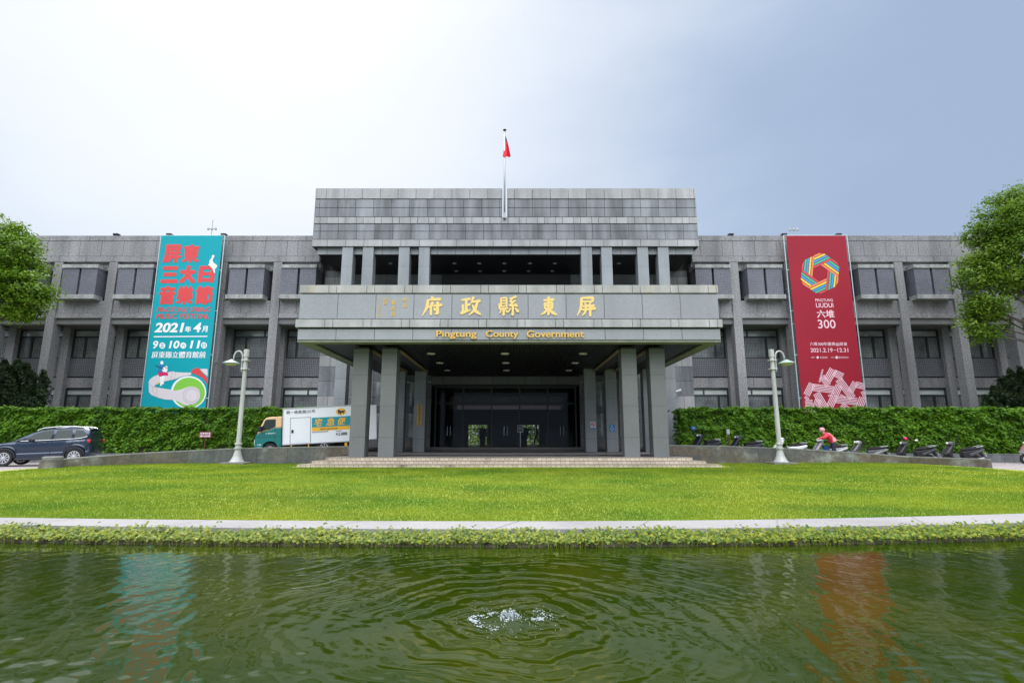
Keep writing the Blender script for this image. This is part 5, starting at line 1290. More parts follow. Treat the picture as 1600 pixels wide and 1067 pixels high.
for u in (1.86, 2.74): mb.box(u, u + 0.05, -HW + 0.02, -HW + 0.06, 0.24, BZ0 - 0.02)
mb.box(1.87, 2.79, -HW + 0.021, -HW + 0.059, 0.22, 0.26); mb.build('side_guard', 'truck_amber', tk)
mb = MB(); mb.box(4.6, 4.72, -HW + 0.03, -HW + 0.09, 0.36, 0.54); mb.build('marker_lamp', 'truck_amber', tk)
def wheel(root, c, r, w, rim_r, spokes, name='wheel', rim='alloy'):
    mb = MB(); mb.wheel_y(c, [(rim_r, -w * 0.42), (r * 0.93, -w / 2), (r, -w * 0.36), (r, w * 0.36), (r * 0.93, w / 2), (rim_r, w * 0.42)], 26); t = mb.build(name, 'rubber', root, smooth_=False)
    mb = MB(); y = c[1] - w * 0.40
    mb.wheel_y((c[0], y, c[2]), [(rim_r * 0.86, 0.035), (rim_r, -0.004), (rim_r, 0.03)], 26) if False else None
    n = 26
    for j in range(n):
        a0, a1 = 2 * math.pi * j / n, 2 * math.pi * (j + 1) / n
        mb.face([(c[0] + q * math.cos(a), y - 0.006, c[2] + q * math.sin(a)) for q, a in ((rim_r * 1.0, a0), (rim_r * 1.0, a1), (rim_r * 0.87, a1), (rim_r * 0.87, a0))])
    for k in range(spokes):
        a = 2 * math.pi * k / spokes + 0.3; ca_, sa_ = math.cos(a), math.sin(a); hw_ = rim_r * 0.075
        mb.face([(c[0] + ca_ * q + sa_ * o_, y - 0.009, c[2] + sa_ * q - ca_ * o_) for q, o_ in ((rim_r * 0.1, hw_), (rim_r * 0.93, hw_ * 1.3), (rim_r * 0.93, -hw_ * 1.3), (rim_r * 0.1, -hw_))])
    mb.wheel_y((c[0], y, c[2]), [(rim_r * 0.05, -0.03), (rim_r * 0.18, -0.02), (rim_r * 0.2, 0.03)], 14)
    mb.build('rim', rim, t)
    mb = MB(); mb.wheel_y((c[0], y + 0.02, c[2]), [(rim_r * 0.99, 0.0), (rim_r * 0.98, 0.03)], 26); mb.build('hub_well', 'black', t)
    return t
for y_ in (-HW + 0.14, HW - 0.14):
    wheel(tk, (0.79, y_, 0.35), 0.35, 0.2, 0.21, 5); wheel(tk, (3.54, y_, 0.35), 0.35, 0.24, 0.21, 6)
mb = MB(); mb.tube([(3.54 + 0.45 * math.cos(a), -HW + 0.14, 0.36 + 0.45 * math.sin(a)) for a in np.linspace(0.15, math.pi - 0.15, 14)], 0.045, 6); mb.build('mudguard', 'plastic_black', tk)

# ------------------------------------------------------------------ dark estate car on the drive
psi = R(16); CARX = X(2, 722, 23.4) - 0.95 * math.cos(psi) - 0.88 * math.sin(psi); CARY = 23.4 - 0.95 * math.sin(psi) + 0.88 * math.cos(psi)
car = empty('parked_car', (CARX, CARY, 0.0), 'dark navy estate car with silver roof rails parked on the ramp', 'car', local=True)
car.rotation_euler = (0, R(-1.2), R(16)); car.scale = (0.97, 0.86, 1.0)
ZS = 0.96
def cz(z): return z * ZS
UST = [0.0, 0.06, 0.15, 0.3, 0.45] + list(np.linspace(0.5, 1.42, 17)) + [1.5, 1.8, 2.1, 2.4, 2.7, 3.0] + list(np.linspace(3.1, 4.08, 17)) + [4.2, 4.35, 4.45, 4.5]
UF, UR, WRC = 0.95, 3.59, 0.34
def belt(u): return float(np.interp(u, [0, 0.06, 0.15, 0.45, 0.9, 1.25, 1.6, 2.6, 3.6, 4.2, 4.42, 4.5], [0.62, 0.80, 0.90, 0.97, 1.03, 1.07, 1.06, 1.09, 1.13, 1.14, 1.08, 0.95]))
def sill(u):
    b_ = float(np.interp(u, [0, 0.15, 0.4, 4.1, 4.4, 4.5], [0.34, 0.24, 0.22, 0.26, 0.34, 0.46]))
    for c_ in (UF, UR):
        d = abs(u - c_)
        if d < 0.415: b_ = max(b_, 0.345 + math.sqrt(0.415 ** 2 - d * d))
    return b_
def halfw(u): return float(np.interp(u, [0, 0.06, 0.2, 0.5, 1.2, 3.4, 4.1, 4.4, 4.5], [0.55, 0.68, 0.80, 0.86, 0.89, 0.89, 0.84, 0.74, 0.62]))
rings = []
for u in UST:
    s0, b_, h_ = sill(u), belt(u), halfw(u); m1, m2 = s0 + (b_ - s0) * 0.35, s0 + (b_ - s0) * 0.68
    half = [(h_ * 0.93, s0), (h_ * 0.985, m1 - 0.02), (h_ * 0.955, m1 + 0.02), (h_, m2), (h_ * 0.97, b_ - 0.05), (h_ * 0.90, b_), (h_ * 0.45, b_ + 0.025)]
    rings.append([(u, -y, cz(z)) for y, z in half] + [(u, 0, cz(b_ + 0.03))] + [(u, y, cz(z)) for y, z in reversed(half)] + [(u, 0, cz(min(s0, 0.6)))])
mb = MB(); mb.loft(rings); body = mb.build('body', 'car_paint', car, smooth_=True)
md = body.modifiers.new('edge', 'EDGE_SPLIT'); md.split_angle = R(38)
def roofz(u): return float(np.interp(u, [1.22, 1.5, 1.85, 2.2, 2.6, 3.2, 3.7, 4.05, 4.2, 4.45], [1.08, 1.27, 1.48, 1.61, 1.66, 1.67, 1.64, 1.58, 1.48, 1.10]))
gr = []
for u in [1.22, 1.35, 1.5, 1.7, 1.85, 2.0, 2.2, 2.4, 2.8, 3.2, 3.5, 3.8, 4.0, 4.1, 4.2, 4.32, 4.44]:
    b_, rz_, h_ = belt(u), max(roofz(u), belt(u) + 0.02), halfw(u) * 0.93; t = min(1, (rz_ - b_) / 0.55)
    top = h_ * (1 - 0.22 * t)
    half = [(h_, b_ - 0.03), (h_ - (h_ - top) * 0.9, rz_ - 0.09 * t), (top - 0.08, rz_ - 0.02 * t), (top * 0.5, rz_ + 0.01)]
    gr.append([(u, -y, cz(z)) for y, z in half] + [(u, y, cz(z)) for y, z in reversed(half)])
mb = MB(); mb.loft(gr); mb.build('roof', 'car_paint', body, smooth_=True)
def gy(u, z):
    b_, rz_, h_ = belt(u), max(roofz(u), belt(u) + 0.02), halfw(u) * 0.93; t = min(1, (rz_ - b_) / 0.55); top = h_ * (1 - 0.22 * t)
    z1 = rz_ - 0.09 * t; k_ = (z - b_ + 0.03) / max(z1 - b_ + 0.03, 1e-3)
    return h_ + (h_ - (h_ - top) * 0.9 - h_) * min(max(k_, 0), 1)
for s in (-1, 1):
    for poly in ([(1.62, 1.10), (1.95, 1.40), (2.25, 1.52), (2.66, 1.56), (2.60, 1.12)], [(2.72, 1.12), (2.78, 1.57), (3.36, 1.57), (3.42, 1.15)], [(3.52, 1.16), (3.50, 1.56), (3.80, 1.52), (4.02, 1.28), (3.98, 1.21)]):
        mb = MB(); cu = sum(p[0] for p in poly) / len(poly); cz_ = sum(p[1] for p in poly) / len(poly)
        ps = [(u, s * (gy(u, z) + 0.012), cz(z)) for u, z in poly]; qs = [(u, s * (gy(u, z) - 0.03), cz(z)) for u, z in poly]; k_ = len(poly)
        mb.add(ps + qs, [tuple(range(k_))] + [(i, (i + 1) % k_, (i + 1) % k_ + k_, i + k_) for i in range(k_)]); mb.build('side_window', 'car_glass', car)
    mb = MB(); mb.tube([(u, s * (gy(u, belt(u) + 0.02) + 0.014), cz(belt(u) + 0.025)) for u in np.linspace(1.5, 3.5, 9)] + [(3.8, s * (gy(3.8, 1.19) + 0.014), cz(1.185)), (4.02, s * (gy(4.02, 1.24) + 0.014), cz(1.25))], 0.013, 6); mb.build('chrome_strip', 'chrome', car)
    mb = MB(); mb.tube([(2.0, s * 0.60, cz(1.56)), (2.2, s * 0.61, cz(1.66)), (2.8, s * 0.62, cz(1.72)), (3.4, s * 0.62, cz(1.72)), (3.75, s * 0.62, cz(1.68)), (3.95, s * 0.62, cz(1.60))], 0.024, 8); mb.build('roof_rail', 'chrome', car)
    mb = MB(); mb.ball((1.98, s * 1.0, cz(1.12)), 0.13, 10, 7, (1.0, 0.7, 0.62)); mb.tube([(1.95, s * 0.86, cz(1.06)), (1.98, s * 0.98, cz(1.08))], 0.03, 6); mb.build('mirror', 'plastic_black', car, smooth_=True)
    mb = MB(); mb.prism([(4.10, cz(1.06)), (4.18, cz(1.12)), (4.40, cz(1.11)), (4.47, cz(1.02)), (4.40, cz(0.96)), (4.25, cz(0.97))], s * 0.84 - 0.06, s * 0.84 + 0.02); mb.build('tail_lamp', 'tail_red', car, bevel=0.02)
    mb = MB(); mb.prism([(0.10, cz(0.72)), (0.16, cz(0.86)), (0.55, cz(0.95)), (0.40, cz(0.78))], s * 0.78 - 0.05, s * 0.78 + 0.03); mb.build('headlight', 'white_lens', car)
    for u in (2.42, 3.36):
        mb = MB(); mb.tube([(u - 0.1, s * 0.895, cz(0.965)), (u, s * 0.925, cz(0.97)), (u + 0.1, s * 0.895, cz(0.975))], 0.016, 6); mb.build('door_handle', 'car_paint', car, smooth_=True)
    mb = MB()
    for pts in ([(1.35, 0.36), (1.40, 0.75), (1.42, 1.03)], [(2.64, 0.30), (2.66, 0.7), (2.67, 1.08)], [(3.12, 0.42), (3.22, 0.75), (3.46, 0.92), (3.50, 1.12)]): mb.tube([(u, s * (halfw(u) * 0.985 + 0.001), cz(z)) for u, z in pts], 0.006, 5)
    mb.build('door_seam', 'print_dark', car)
    mb = MB()
    for c_ in (UF, UR): mb.tube([(c_ + 0.40 * math.cos(a), s * 0.862, cz(0.345) + 0.40 * math.sin(a) * ZS) for a in np.linspace(0.0, math.pi, 16)], 0.035, 6)
    mb.tube([(1.36, s * 0.835, cz(0.27)), (3.18, s * 0.835, cz(0.29))], 0.045, 6); mb.build('arch_trim', 'plastic_black', car)
    for c_ in (UF, UR):
        if s < 0: wheel(car, (c_, -0.77, 0.335), 0.335, 0.22, 0.235, 10)
        else: wheel(car, (c_, 0.77, 0.335), 0.335, 0.22, 0.235, 10)
mb = MB(); mb.face([(1.30, -0.70, cz(1.13)), (1.30, 0.70, cz(1.13)), (2.08, 0.56, cz(1.57)), (2.08, -0.56, cz(1.57))]); mb.build('windscreen', 'car_glass', car)
mb = MB(); mb.prism([(4.02, cz(1.60)), (4.05, cz(1.64)), (4.34, cz(1.60)), (4.32, cz(1.57))], -0.6, 0.6); mb.build('roof_spoiler', 'car_paint', car, bevel=0.01)
mb = MB(); mb.box(4.44, 4.50, -0.24, 0.24, cz(0.78), cz(0.90)); mb.build('licence_plate', 'plate_white', car)

for o_ in [k for k in bpy.data.objects if k.parent is car or (k.parent is not None and k.parent.parent is car)]:
    for v_ in o_.data.vertices:
        if v_.co.x > 4.0: v_.co.x = 4.0 + (v_.co.x - 4.0) * 0.4
# ------------------------------------------------------------------ scooters
def scooter(px, py, D, rz, paint, trim, label, accents=()):
    x_ = X(px, py, D); r = empty('parked_scooter', (x_, D, drive_z(x_)), label, 'scooter', 'scooters parked along the ramp', rz=R(rz), local=True)
    r.rotation_euler = (R(5), R(2.6 if abs(x_) < 17.3 else 0), R(rz))
    # local x runs from the front wheel (-) to the tail (+)
    for u, nm in ((-0.62, 'front_wheel'), (0.62, 'rear_wheel')):
        mb = MB(); mb.wheel_y((u, 0, 0.23), [(0.12, -0.04), (0.205, -0.055), (0.235, -0.03), (0.235, 0.03), (0.205, 0.055), (0.12, 0.04)], 20); w = mb.build(nm, 'rubber', r)
        mb = MB(); mb.wheel_y((u, 0, 0.23), [(0.03, -0.05), (0.12, -0.042), (0.125, 0.042), (0.03, 0.05)], 14); mb.build('rim', 'trim_grey' if nm == 'front_wheel' else 'plastic_black', w)
    mb = MB(); mb.tube([(-0.62, 0.0, 0.24), (-0.5, 0.0, 0.55), (-0.36, 0.0, 0.95)], [0.035, 0.04, 0.03], 8); mb.build('steering_column', 'plastic_black', r)
    mb = MB(); mb.loft([[(x + dx, y, z) for x, y, z in pr] for dx, pr in ((0, [(-0.86, -0.05, 0.40), (-0.86, 0.05, 0.40), (-0.80, 0.05, 0.47), (-0.80, -0.05, 0.47)]), (0.2, [(-0.83, -0.085, 0.46), (-0.83, 0.085, 0.46), (-0.80, 0.08, 0.53), (-0.80, -0.08, 0.53)]), (0.4, [(-0.83, -0.07, 0.38), (-0.83, 0.07, 0.38), (-0.80, 0.06, 0.45), (-0.80, -0.06, 0.45)]))]); mb.build('front_fender', paint, r, bevel=0.02)
    prof = [(-0.80, 0.47), (-0.70, 0.60), (-0.48, 0.90), (-0.40, 0.94), (-0.32, 0.90), (-0.42, 0.66), (-0.44, 0.44), (-0.30, 0.35), (0.24, 0.33), (0.24, 0.24), (-0.36, 0.24), (-0.50, 0.36), (-0.62, 0.47)]
    mb = MB(); mb.prism(prof, -0.155, 0.155); mb.build('leg_shield', paint, r, bevel=0.045)
    mb = MB(); mb.prism([(-0.70, 0.57), (-0.50, 0.86), (-0.45, 0.86), (-0.62, 0.57)], -0.172, 0.172); mb.build('front_stripe', trim, r, bevel=0.01)
    tail = [(0.02, 0.34), (-0.03, 0.62), (0.30, 0.66), (0.86, 0.76), (0.93, 0.72), (0.84, 0.60), (0.62, 0.52), (0.40, 0.36), (0.24, 0.30)]
    mb = MB(); mb.prism(tail, -0.14, 0.14); rb = mb.build('rear_body', paint, r, bevel=0.045)
    mb = MB(); mb.prism([(0.24, 0.52), (0.60, 0.64), (0.90, 0.735), (0.86, 0.66), (0.60, 0.56), (0.34, 0.44)], -0.156, 0.156); mb.build('side_panel', trim, rb, bevel=0.01)
    mb = MB(); mb.loft([[(0.02, y, z) for y, z in ((-0.08, 0.64), (0.08, 0.64), (0.06, 0.72), (-0.06, 0.72))], [(0.16, y, z) for y, z in ((-0.13, 0.66), (0.13, 0.66), (0.11, 0.77), (-0.11, 0.77))], [(0.45, y, z) for y, z in ((-0.14, 0.69), (0.14, 0.69), (0.12, 0.785), (-0.12, 0.785))], [(0.55, y, z) for y, z in ((-0.13, 0.71), (0.13, 0.71), (0.11, 0.825), (-0.11, 0.825))], [(0.82, y, z) for y, z in ((-0.09, 0.76), (0.09, 0.76), (0.07, 0.835), (-0.07, 0.835))]]); mb.build('seat', 'seat_black', r, bevel=0.03)
    mb = MB(); mb.tube([(0.56, -0.13, 0.80), (0.86, -0.12, 0.86), (0.98, 0.0, 0.86), (0.86, 0.12, 0.86), (0.56, 0.13, 0.80)], 0.014, 6); mb.build('grab_rail', 'trim_grey', r, smooth_=True)
    mb = MB(); mb.loft([[(-0.56, y, z) for y, z in ((-0.07, 0.93), (0.07, 0.93), (0.05, 1.03), (-0.05, 1.03))], [(-0.42, y, z) for y, z in ((-0.13, 0.92), (0.13, 0.92), (0.10, 1.06), (-0.10, 1.06))], [(-0.27, y, z) for y, z in ((-0.10, 0.93), (0.10, 0.93), (0.08, 1.03), (-0.08, 1.03))]]); hb = mb.build('handlebar_cowl', trim if trim != 'scoot_white' or paint == 'scoot_white' else paint, r, bevel=0.03)
    mb = MB(); mb.tube([(-0.20, -0.36, 0.99), (-0.33, -0.16, 1.0), (-0.36, 0, 1.0), (-0.33, 0.16, 1.0), (-0.20, 0.36, 0.99)], 0.018, 7); mb.build('handlebar', 'plastic_black', hb)
    mb = MB(); mb.ball((-0.57, 0, 0.98), 0.06, 10, 6, (0.5, 1.1, 0.8)); mb.build('headlight', 'white_lens', hb, smooth_=True)
    for s in (-1, 1):
        mb = MB(); mb.tube([(-0.30, s * 0.22, 1.0), (-0.32, s * 0.30, 1.17)], 0.008, 5); mb.ball((-0.32, s * 0.31, 1.22), 0.06, 10, 6, (0.3, 1.1, 0.8)); mb.build('mirror', 'plastic_black', hb, smooth_=True)
    mb = MB(); mb.ball((0.92, 0, 0.69), 0.055, 10, 6, (0.6, 1.6, 0.8)); mb.build('tail_lamp', 'tail_red', rb, smooth_=True)
    mb = MB(); mb.prism([(0.74, 0.54), (0.86, 0.60), (0.98, 0.34), (0.93, 0.32), (0.82, 0.48)], -0.07, 0.07); mb.build('rear_fender', 'plastic_black', r, bevel=0.01)
    mb = MB(); mb.add([(0.955, -0.12, 0.56), (0.955, 0.12, 0.56), (1.01, 0.12, 0.42), (1.01, -0.12, 0.42), (0.94, -0.12, 0.555), (0.94, 0.12, 0.555), (0.995, 0.12, 0.415), (0.995, -0.12, 0.415)], [(0, 1, 2, 3), (4, 7, 6, 5), (0, 4, 5, 1), (1, 5, 6, 2), (2, 6, 7, 3), (3, 7, 4, 0)]); mb.build('licence_plate', 'plate_white', r)
    mb = MB(); mb.tube([(0.30, -0.13, 0.24), (0.55, -0.15, 0.27), (0.86, -0.15, 0.34)], [0.03, 0.05, 0.045], 8); mb.build('exhaust', 'trim_grey', r, smooth_=True)
    mb = MB(); mb.prism([(0.12, 0.16), (0.62, 0.19), (0.66, 0.30), (0.24, 0.34), (0.10, 0.28)], -0.11, 0.09); mb.tube([(0.2, -0.1, 0.2), (0.26, -0.2, 0.0)], 0.012, 5); mb.build('engine', 'plastic_black', r, bevel=0.02)
    for kind_, m_ in accents:
        if kind_ == 'pink_mirror': mb = MB(); mb.ball((-0.46, -0.2, 1.20), 0.075, 10, 7); mb.build('pink_cap', m_, hb, smooth_=True)
        if kind_ == 'white_mirror': mb = MB(); mb.ball((-0.02, -0.25, 1.13), 0.07, 10, 6, (1.1, 0.3, 0.6)); mb.build('white_mirror', m_, hb, smooth_=True)
        if kind_ == 'bag': mb = MB(); mb.prism([(-0.36, 0.36), (-0.40, 0.62), (-0.30, 0.80), (-0.14, 0.72), (0.02, 0.40)], -0.20, -0.16); mb.build('blue_leg_panel', m_, r, bevel=0.015)
    return r
scooter(1101, 697, 27.75, 24, 'scoot_black', 'scoot_navy', 'dark scooter nearest the porch, a blue helmet above its front')
scooter(1163, 699, 27.55, 8, 'scoot_black', 'scoot_navy', 'dark scooter with long navy seat just right of the thin red post')
scooter(1231, 701, 26.95, 6, 'scoot_white', 'scoot_white', 'white scooter half hidden behind the street lamp')
scooter(1293, 703, 26.95, 4, 'scoot_silver', 'scoot_white', 'scooter with blue leg panel being moved by the person in red', (('bag', 'scoot_blue'),))
scooter(1353, 706, 26.35, -4, 'scoot_grey', 'scoot_silver', 'grey and silver scooter to the right of the person in red')
scooter(1428, 709, 25.55, -6, 'scoot_black', 'scoot_grey', 'black scooter with a pink cap on its mirror', (('pink_mirror', 'print_pink'), ('white_mirror', 'white_lens')))
scooter(1501, 712, 24.7, -4, 'scoot_black', 'scoot_grey', 'black scooter with pale plate at the end of the ramp wall')
scooter(1618, 713, 26.2, 5, 'scoot_grey', 'tail_red', 'grey and red scooter cut off by the right frame edge')
hx_, hz_ = at(1082.5, 670, 27.75)
hl = empty('helmet', (hx_, 27.75, hz_ - 0.13), 'blue open face helmet hung above the front of the first dark scooter', 'helmet')
mb = MB(); mb.ball((hx_, 27.75, hz_), 0.135, 14, 9, (1.1, 1, 1)); mb.build('shell', 'scoot_blue', hl, smooth_=True)
mb = MB(); mb.ball((hx_ - 0.07, 27.70, hz_ - 0.03), 0.10, 12, 7, (0.9, 1.0, 0.8)); mb.build('visor', 'car_glass', hl, smooth_=True)
mb = MB(); mb.tube([(hx_ + 0.02, 27.75, hz_ - 0.12), (hx_ + 0.05, 27.76, hz_ - 0.3), (hx_ + 0.12, 27.75, hz_ - 0.42)], 0.02, 6); mb.build('strap', 'plastic_black', hl)

# ------------------------------------------------------------------ people
def skin_mesh(name, pts, edges, radii, m, parent, lv=2):
    me = bpy.data.meshes.new(name); me.from_pydata(pts, edges, []); o = bpy.data.objects.new(name, me); col.objects.link(o)
    o.modifiers.new('skin', 'SKIN'); s = o.modifiers.new('sub', 'SUBSURF'); s.levels = s.render_levels = lv
    for i, r in enumerate(radii):
        d = me.skin_vertices[0].data[i]; d.radius = r if isinstance(r, tuple) else (r, r); d.use_root = (i == 0)
    bpy.context.view_layer.update(); dg = bpy.context.evaluated_depsgraph_get()
    out = bpy.data.meshes.new_from_object(o.evaluated_get(dg)); bpy.data.objects.remove(o); bpy.data.meshes.remove(me)
    r_ = finish(name, out, m, parent, smooth_=True); r_.name = name; return r_
def chain(lists):
    """[(points, radii)] joined where points coincide"""
    P, Rr, E, key = [], [], [], {}
    for pts, rad in lists:
        prev = None
        for p, r in zip(pts, rad):
            k = tuple(round(c, 4) for c in p)
            if k not in key: key[k] = len(P); P.append(p); Rr.append(r)
            if prev is not None and prev != key[k]: E.append((prev, key[k]))
            prev = key[k]
    return P, E, Rr
def figure(root, J, clothes):
    """J: joint positions; facing -x"""
    sp = [J['pelvis'], J['waist'], J['chest'], J['neck'], J['head0'], J['head1']]
    L_ = [(sp, [(0.13, 0.10), (0.115, 0.09), (0.135, 0.10), (0.055, 0.055), (0.075, 0.08), (0.07, 0.085)])]
    for s in ('l', 'r'):
        L_.append(([J['chest'], J['sh' + s], J['el' + s], J['wr' + s], J['pa' + s]], [(0.135, 0.10), 0.058, 0.042, 0.028, (0.032, 0.018)]))
        L_.append(([J['pelvis'], J['hip' + s], J['kn' + s], J['an' + s], J['to' + s]], [(0.13, 0.10), 0.085, 0.055, 0.04, 0.035]))
        w, p = Vector(J['wr' + s]), Vector(J['pa' + s]); d = (p - w).normalized(); side = d.cross(Vector((0, 0, 1))).normalized() if abs(d.z) < 0.9 else Vector((0, 1, 0)); dn = d.cross(side)
        if dn.z > 0: dn = -dn
        for k, ln in enumerate((0.062, 0.075, 0.07, 0.055)):
            b0 = p + side * (k - 1.5) * 0.02; L_.append(([J['pa' + s], tuple(b0 + d * 0.03), tuple(b0 + d * (0.03 + ln * 0.5) + dn * 0.014), tuple(b0 + d * (0.03 + ln * 0.8) + dn * 0.045)], [(0.032, 0.018), 0.009, 0.0085, 0.007]))
        t0 = w.lerp(p, 0.55) + side * 0.035; L_.append(([J['pa' + s], tuple(t0), tuple(t0 + side * 0.022 + d * 0.035 + dn * 0.02)], [(0.032, 0.018), 0.011, 0.008]))
    skin_mesh('body', *chain(L_), 'skin', root)
    jk, tr = clothes
    hem = tuple(Vector(J['waist0']) + (Vector(J['waist0']) - Vector(J['waist'])) * 0.9)
    P = [([hem, J['waist0'], J['waist'], J['chest'], J['collar']], [(0.18, 0.155), (0.18, 0.15), (0.175, 0.145), (0.195, 0.155), (0.09, 0.085)])]
    for s in ('l', 'r'): P.append(([J['chest'], J['sh' + s], J['el' + s], tuple(Vector(J['el' + s]).lerp(Vector(J['wr' + s]), 0.9))], [(0.195, 0.155), 0.10, 0.078, 0.06]))
    skin_mesh('jacket', *chain(P), jk, root)
    P = [([J['waist'], J['waist0'], J['pelvis']], [(0.13, 0.10), (0.145, 0.115), (0.155, 0.12)])]
    for s in ('l', 'r'): P.append(([J['pelvis'], J['hip' + s], J['kn' + s], tuple(Vector(J['kn' + s]).lerp(Vector(J['an' + s]), 0.95))], [(0.155, 0.12), 0.115, 0.088, 0.072]))
    skin_mesh('trousers', *chain(P), tr, root)
    for s in ('l', 'r'):
        a, t = Vector(J['an' + s]), Vector(J['to' + s]); mb = MB(); mb.loft([[tuple(c + Vector((0, q, h_))) for q, h_ in ((-0.045, -0.05), (0.045, -0.05), (0.035, hh), (-0.035, hh))] for c, hh in ((a + (a - t) * 0.35, 0.02), (a, 0.06), (a.lerp(t, 0.6), 0.01), (t + (t - a) * 0.3, -0.02))]); mb.build('shoe', 'plastic_black', root, bevel=0.012)
pxx = X(1299, 700, 26.15); pz = drive_z(pxx)
pr = empty('person', (pxx, 26.15, pz), 'person in red jacket and pink vest, helmet and face mask, leaning forward over a scooter', 'person', local=True)
Jp = dict(pelvis=(0.10, 0, 0.90), waist0=(0.09, 0, 0.96), waist=(0.01, 0, 1.07), chest=(-0.18, 0, 1.25), collar=(-0.28, 0, 1.34), neck=(-0.30, 0, 1.35), head0=(-0.355, 0, 1.44), head1=(-0.375, 0, 1.52),
          shl=(-0.23, -0.19, 1.27), ell=(-0.44, -0.24, 1.13), wrl=(-0.62, -0.16, 1.10), pal=(-0.70, -0.15, 1.08), shr=(-0.17, 0.19, 1.27), elr=(0.14, 0.26, 1.17), wrr=(0.42, 0.2, 1.03), par=(0.50, 0.19, 1.0),
          hipl=(0.10, -0.10, 0.84), knl=(0.02, -0.12, 0.47), anl=(0.06, -0.12, 0.09), tol=(-0.10, -0.13, 0.06), hipr=(0.12, 0.10, 0.84), knr=(0.20, 0.11, 0.47), anr=(0.30, 0.12, 0.09), tor=(0.15, 0.12, 0.06))
figure(pr, Jp, ('jacket_red', 'navy_cloth'))
skin_mesh('vest', *chain([([(0.165, 0.0, 0.90), (0.10, 0.0, 0.975), (0.03, 0.0, 1.085), (-0.15, 0.0, 1.265), (-0.19, 0, 1.30)], [(0.175, 0.165), (0.185, 0.165), (0.185, 0.16), (0.20, 0.165), (0.12, 0.12)])]), 'vest_pink', pr)
mb = MB(); mb.ball((-0.365, 0, 1.505), 0.13, 16, 10, (1.05, 0.95, 0.92)); mb.build('helmet', 'helmet_pink', pr, smooth_=True)
mb = MB(); mb.ball((-0.445, 0, 1.45), 0.062, 12, 8, (0.7, 1.0, 0.8)); mb.build('mask', 'mask_blue', pr, smooth_=True)
mb = MB()
for s_e in (-1, 1): mb.ball((-0.468, s_e * 0.033, 1.495), 0.014, 8, 6)
mb.build('eyes', 'hair_black', pr)
mb = MB(); mb.tube([(-0.44, -0.07, 1.52), (-0.51, 0, 1.53), (-0.44, 0.07, 1.52)], 0.02, 6); mb.build('helmet_peak', 'hair_black', pr, smooth_=True)
# someone walking through the hall, seen against the bright rear door
wx_, wz_ = X(838.5, 690, 48.0), ze
wk = empty('person', (wx_, 48.0, wz_), 'person in dark clothes walking in the entrance hall against the bright rear door', 'person', local=True)
Jw = dict(pelvis=(0, 0, 0.92), waist0=(0, 0, 0.98), waist=(-0.01, 0, 1.10), chest=(-0.02, 0, 1.32), collar=(-0.03, 0, 1.45), neck=(-0.03, 0, 1.47), head0=(-0.05, 0, 1.57), head1=(-0.05, 0, 1.64),
          shl=(-0.02, -0.19, 1.38), ell=(-0.10, -0.24, 1.12), wrl=(-0.24, -0.22, 0.94), pal=(-0.29, -0.22, 0.88), shr=(-0.02, 0.19, 1.38), elr=(0.10, 0.24, 1.12), wrr=(0.14, 0.22, 0.88), par=(0.13, 0.22, 0.80),
          hipl=(0, -0.10, 0.86), knl=(-0.16, -0.11, 0.48), anl=(-0.22, -0.11, 0.09), tol=(-0.37, -0.12, 0.06), hipr=(0, 0.10, 0.86), knr=(0.08, 0.11, 0.47), anr=(0.32, 0.11, 0.16), tor=(0.22, 0.11, 0.06))
figure(wk, Jw, ('dark_cloth', 'dark_cloth'))
mb = MB(); mb.ball((-0.035, 0, 1.63), 0.112, 14, 9, (1.0, 0.9, 1.0)); mb.build('hair', 'hair_black', wk, smooth_=True)
mb = MB()
for s in (-1, 1): mb.ball((-0.128, s * 0.03, 1.59), 0.012, 8, 6)
mb.build('eyes', 'hair_black', wk)

# ------------------------------------------------------------------ small signs, cameras, vanes, planters
def sign_root(name, px, py, D, label, cat): x_, z_ = at(px, py, D); return empty(name, (x_, D, z_), label, cat), x_, z_
r, x_, z_ = sign_root('wooden_plaque', 655.5, 648, 32.4900, 'tall golden wooden plaque with black characters on the left inner column', 'plaque')
pw_, ph_ = 0.165, Z(631.5, 32.4900) - Z(665.5, 32.4900)
mb = MB(); mb.box(x_ - pw_, x_ + pw_, 32.4750, 32.5130, z_ - ph_ / 2, z_ + ph_ / 2); mb.build('board', 'wood_plaque', r, bevel=0.006)
mb = MB()
for i, ch in enumerate('屏東縣政府聯合服務中心'): text_in(mb, ch, x_ - 0.055, x_ + 0.055, z_ + ph_ / 2 - 0.11 - 0.115 * i, z_ + ph_ / 2 - 0.015 - 0.115 * i, 32.4700, offset=0.012)
mb.build('black_characters', 'print_dark', r)
r, x_, z_ = sign_root('no_smoking_sign', 926.5, 664, 32.4900, 'white notice with a red no smoking circle on the right inner column', 'notice')
mb = MB(); mb.box(x_ - 0.16, x_ + 0.16, 32.5000, 32.5150, z_ - 0.22, z_ + 0.2); mb.build('board', 'plate_white', r)
mb = MB(); mb.box(x_ - 0.16, x_ + 0.16, 32.4920, 32.4990, z_ - 0.22, z_ - 0.16); mb.build('blue_strip', 'sign_blue', r)
mb = MB(); n = 28
for j in range(n):
    a0, a1 = 2 * math.pi * j / n, 2 * math.pi * (j + 1) / n; mb.face([(x_ + q * math.cos(a), 32.4920, z_ + 0.04 + q * math.sin(a)) for q, a in ((0.125, a0), (0.125, a1), (0.09, a1), (0.09, a0))])
mb.face([(x_ + u, 32.4905, z_ + 0.04 + v) for u, v in ((-0.09, 0.055), (-0.06, 0.085), (0.09, -0.055), (0.06, -0.085))]); mb.build('red_circle', 'print_red', r)
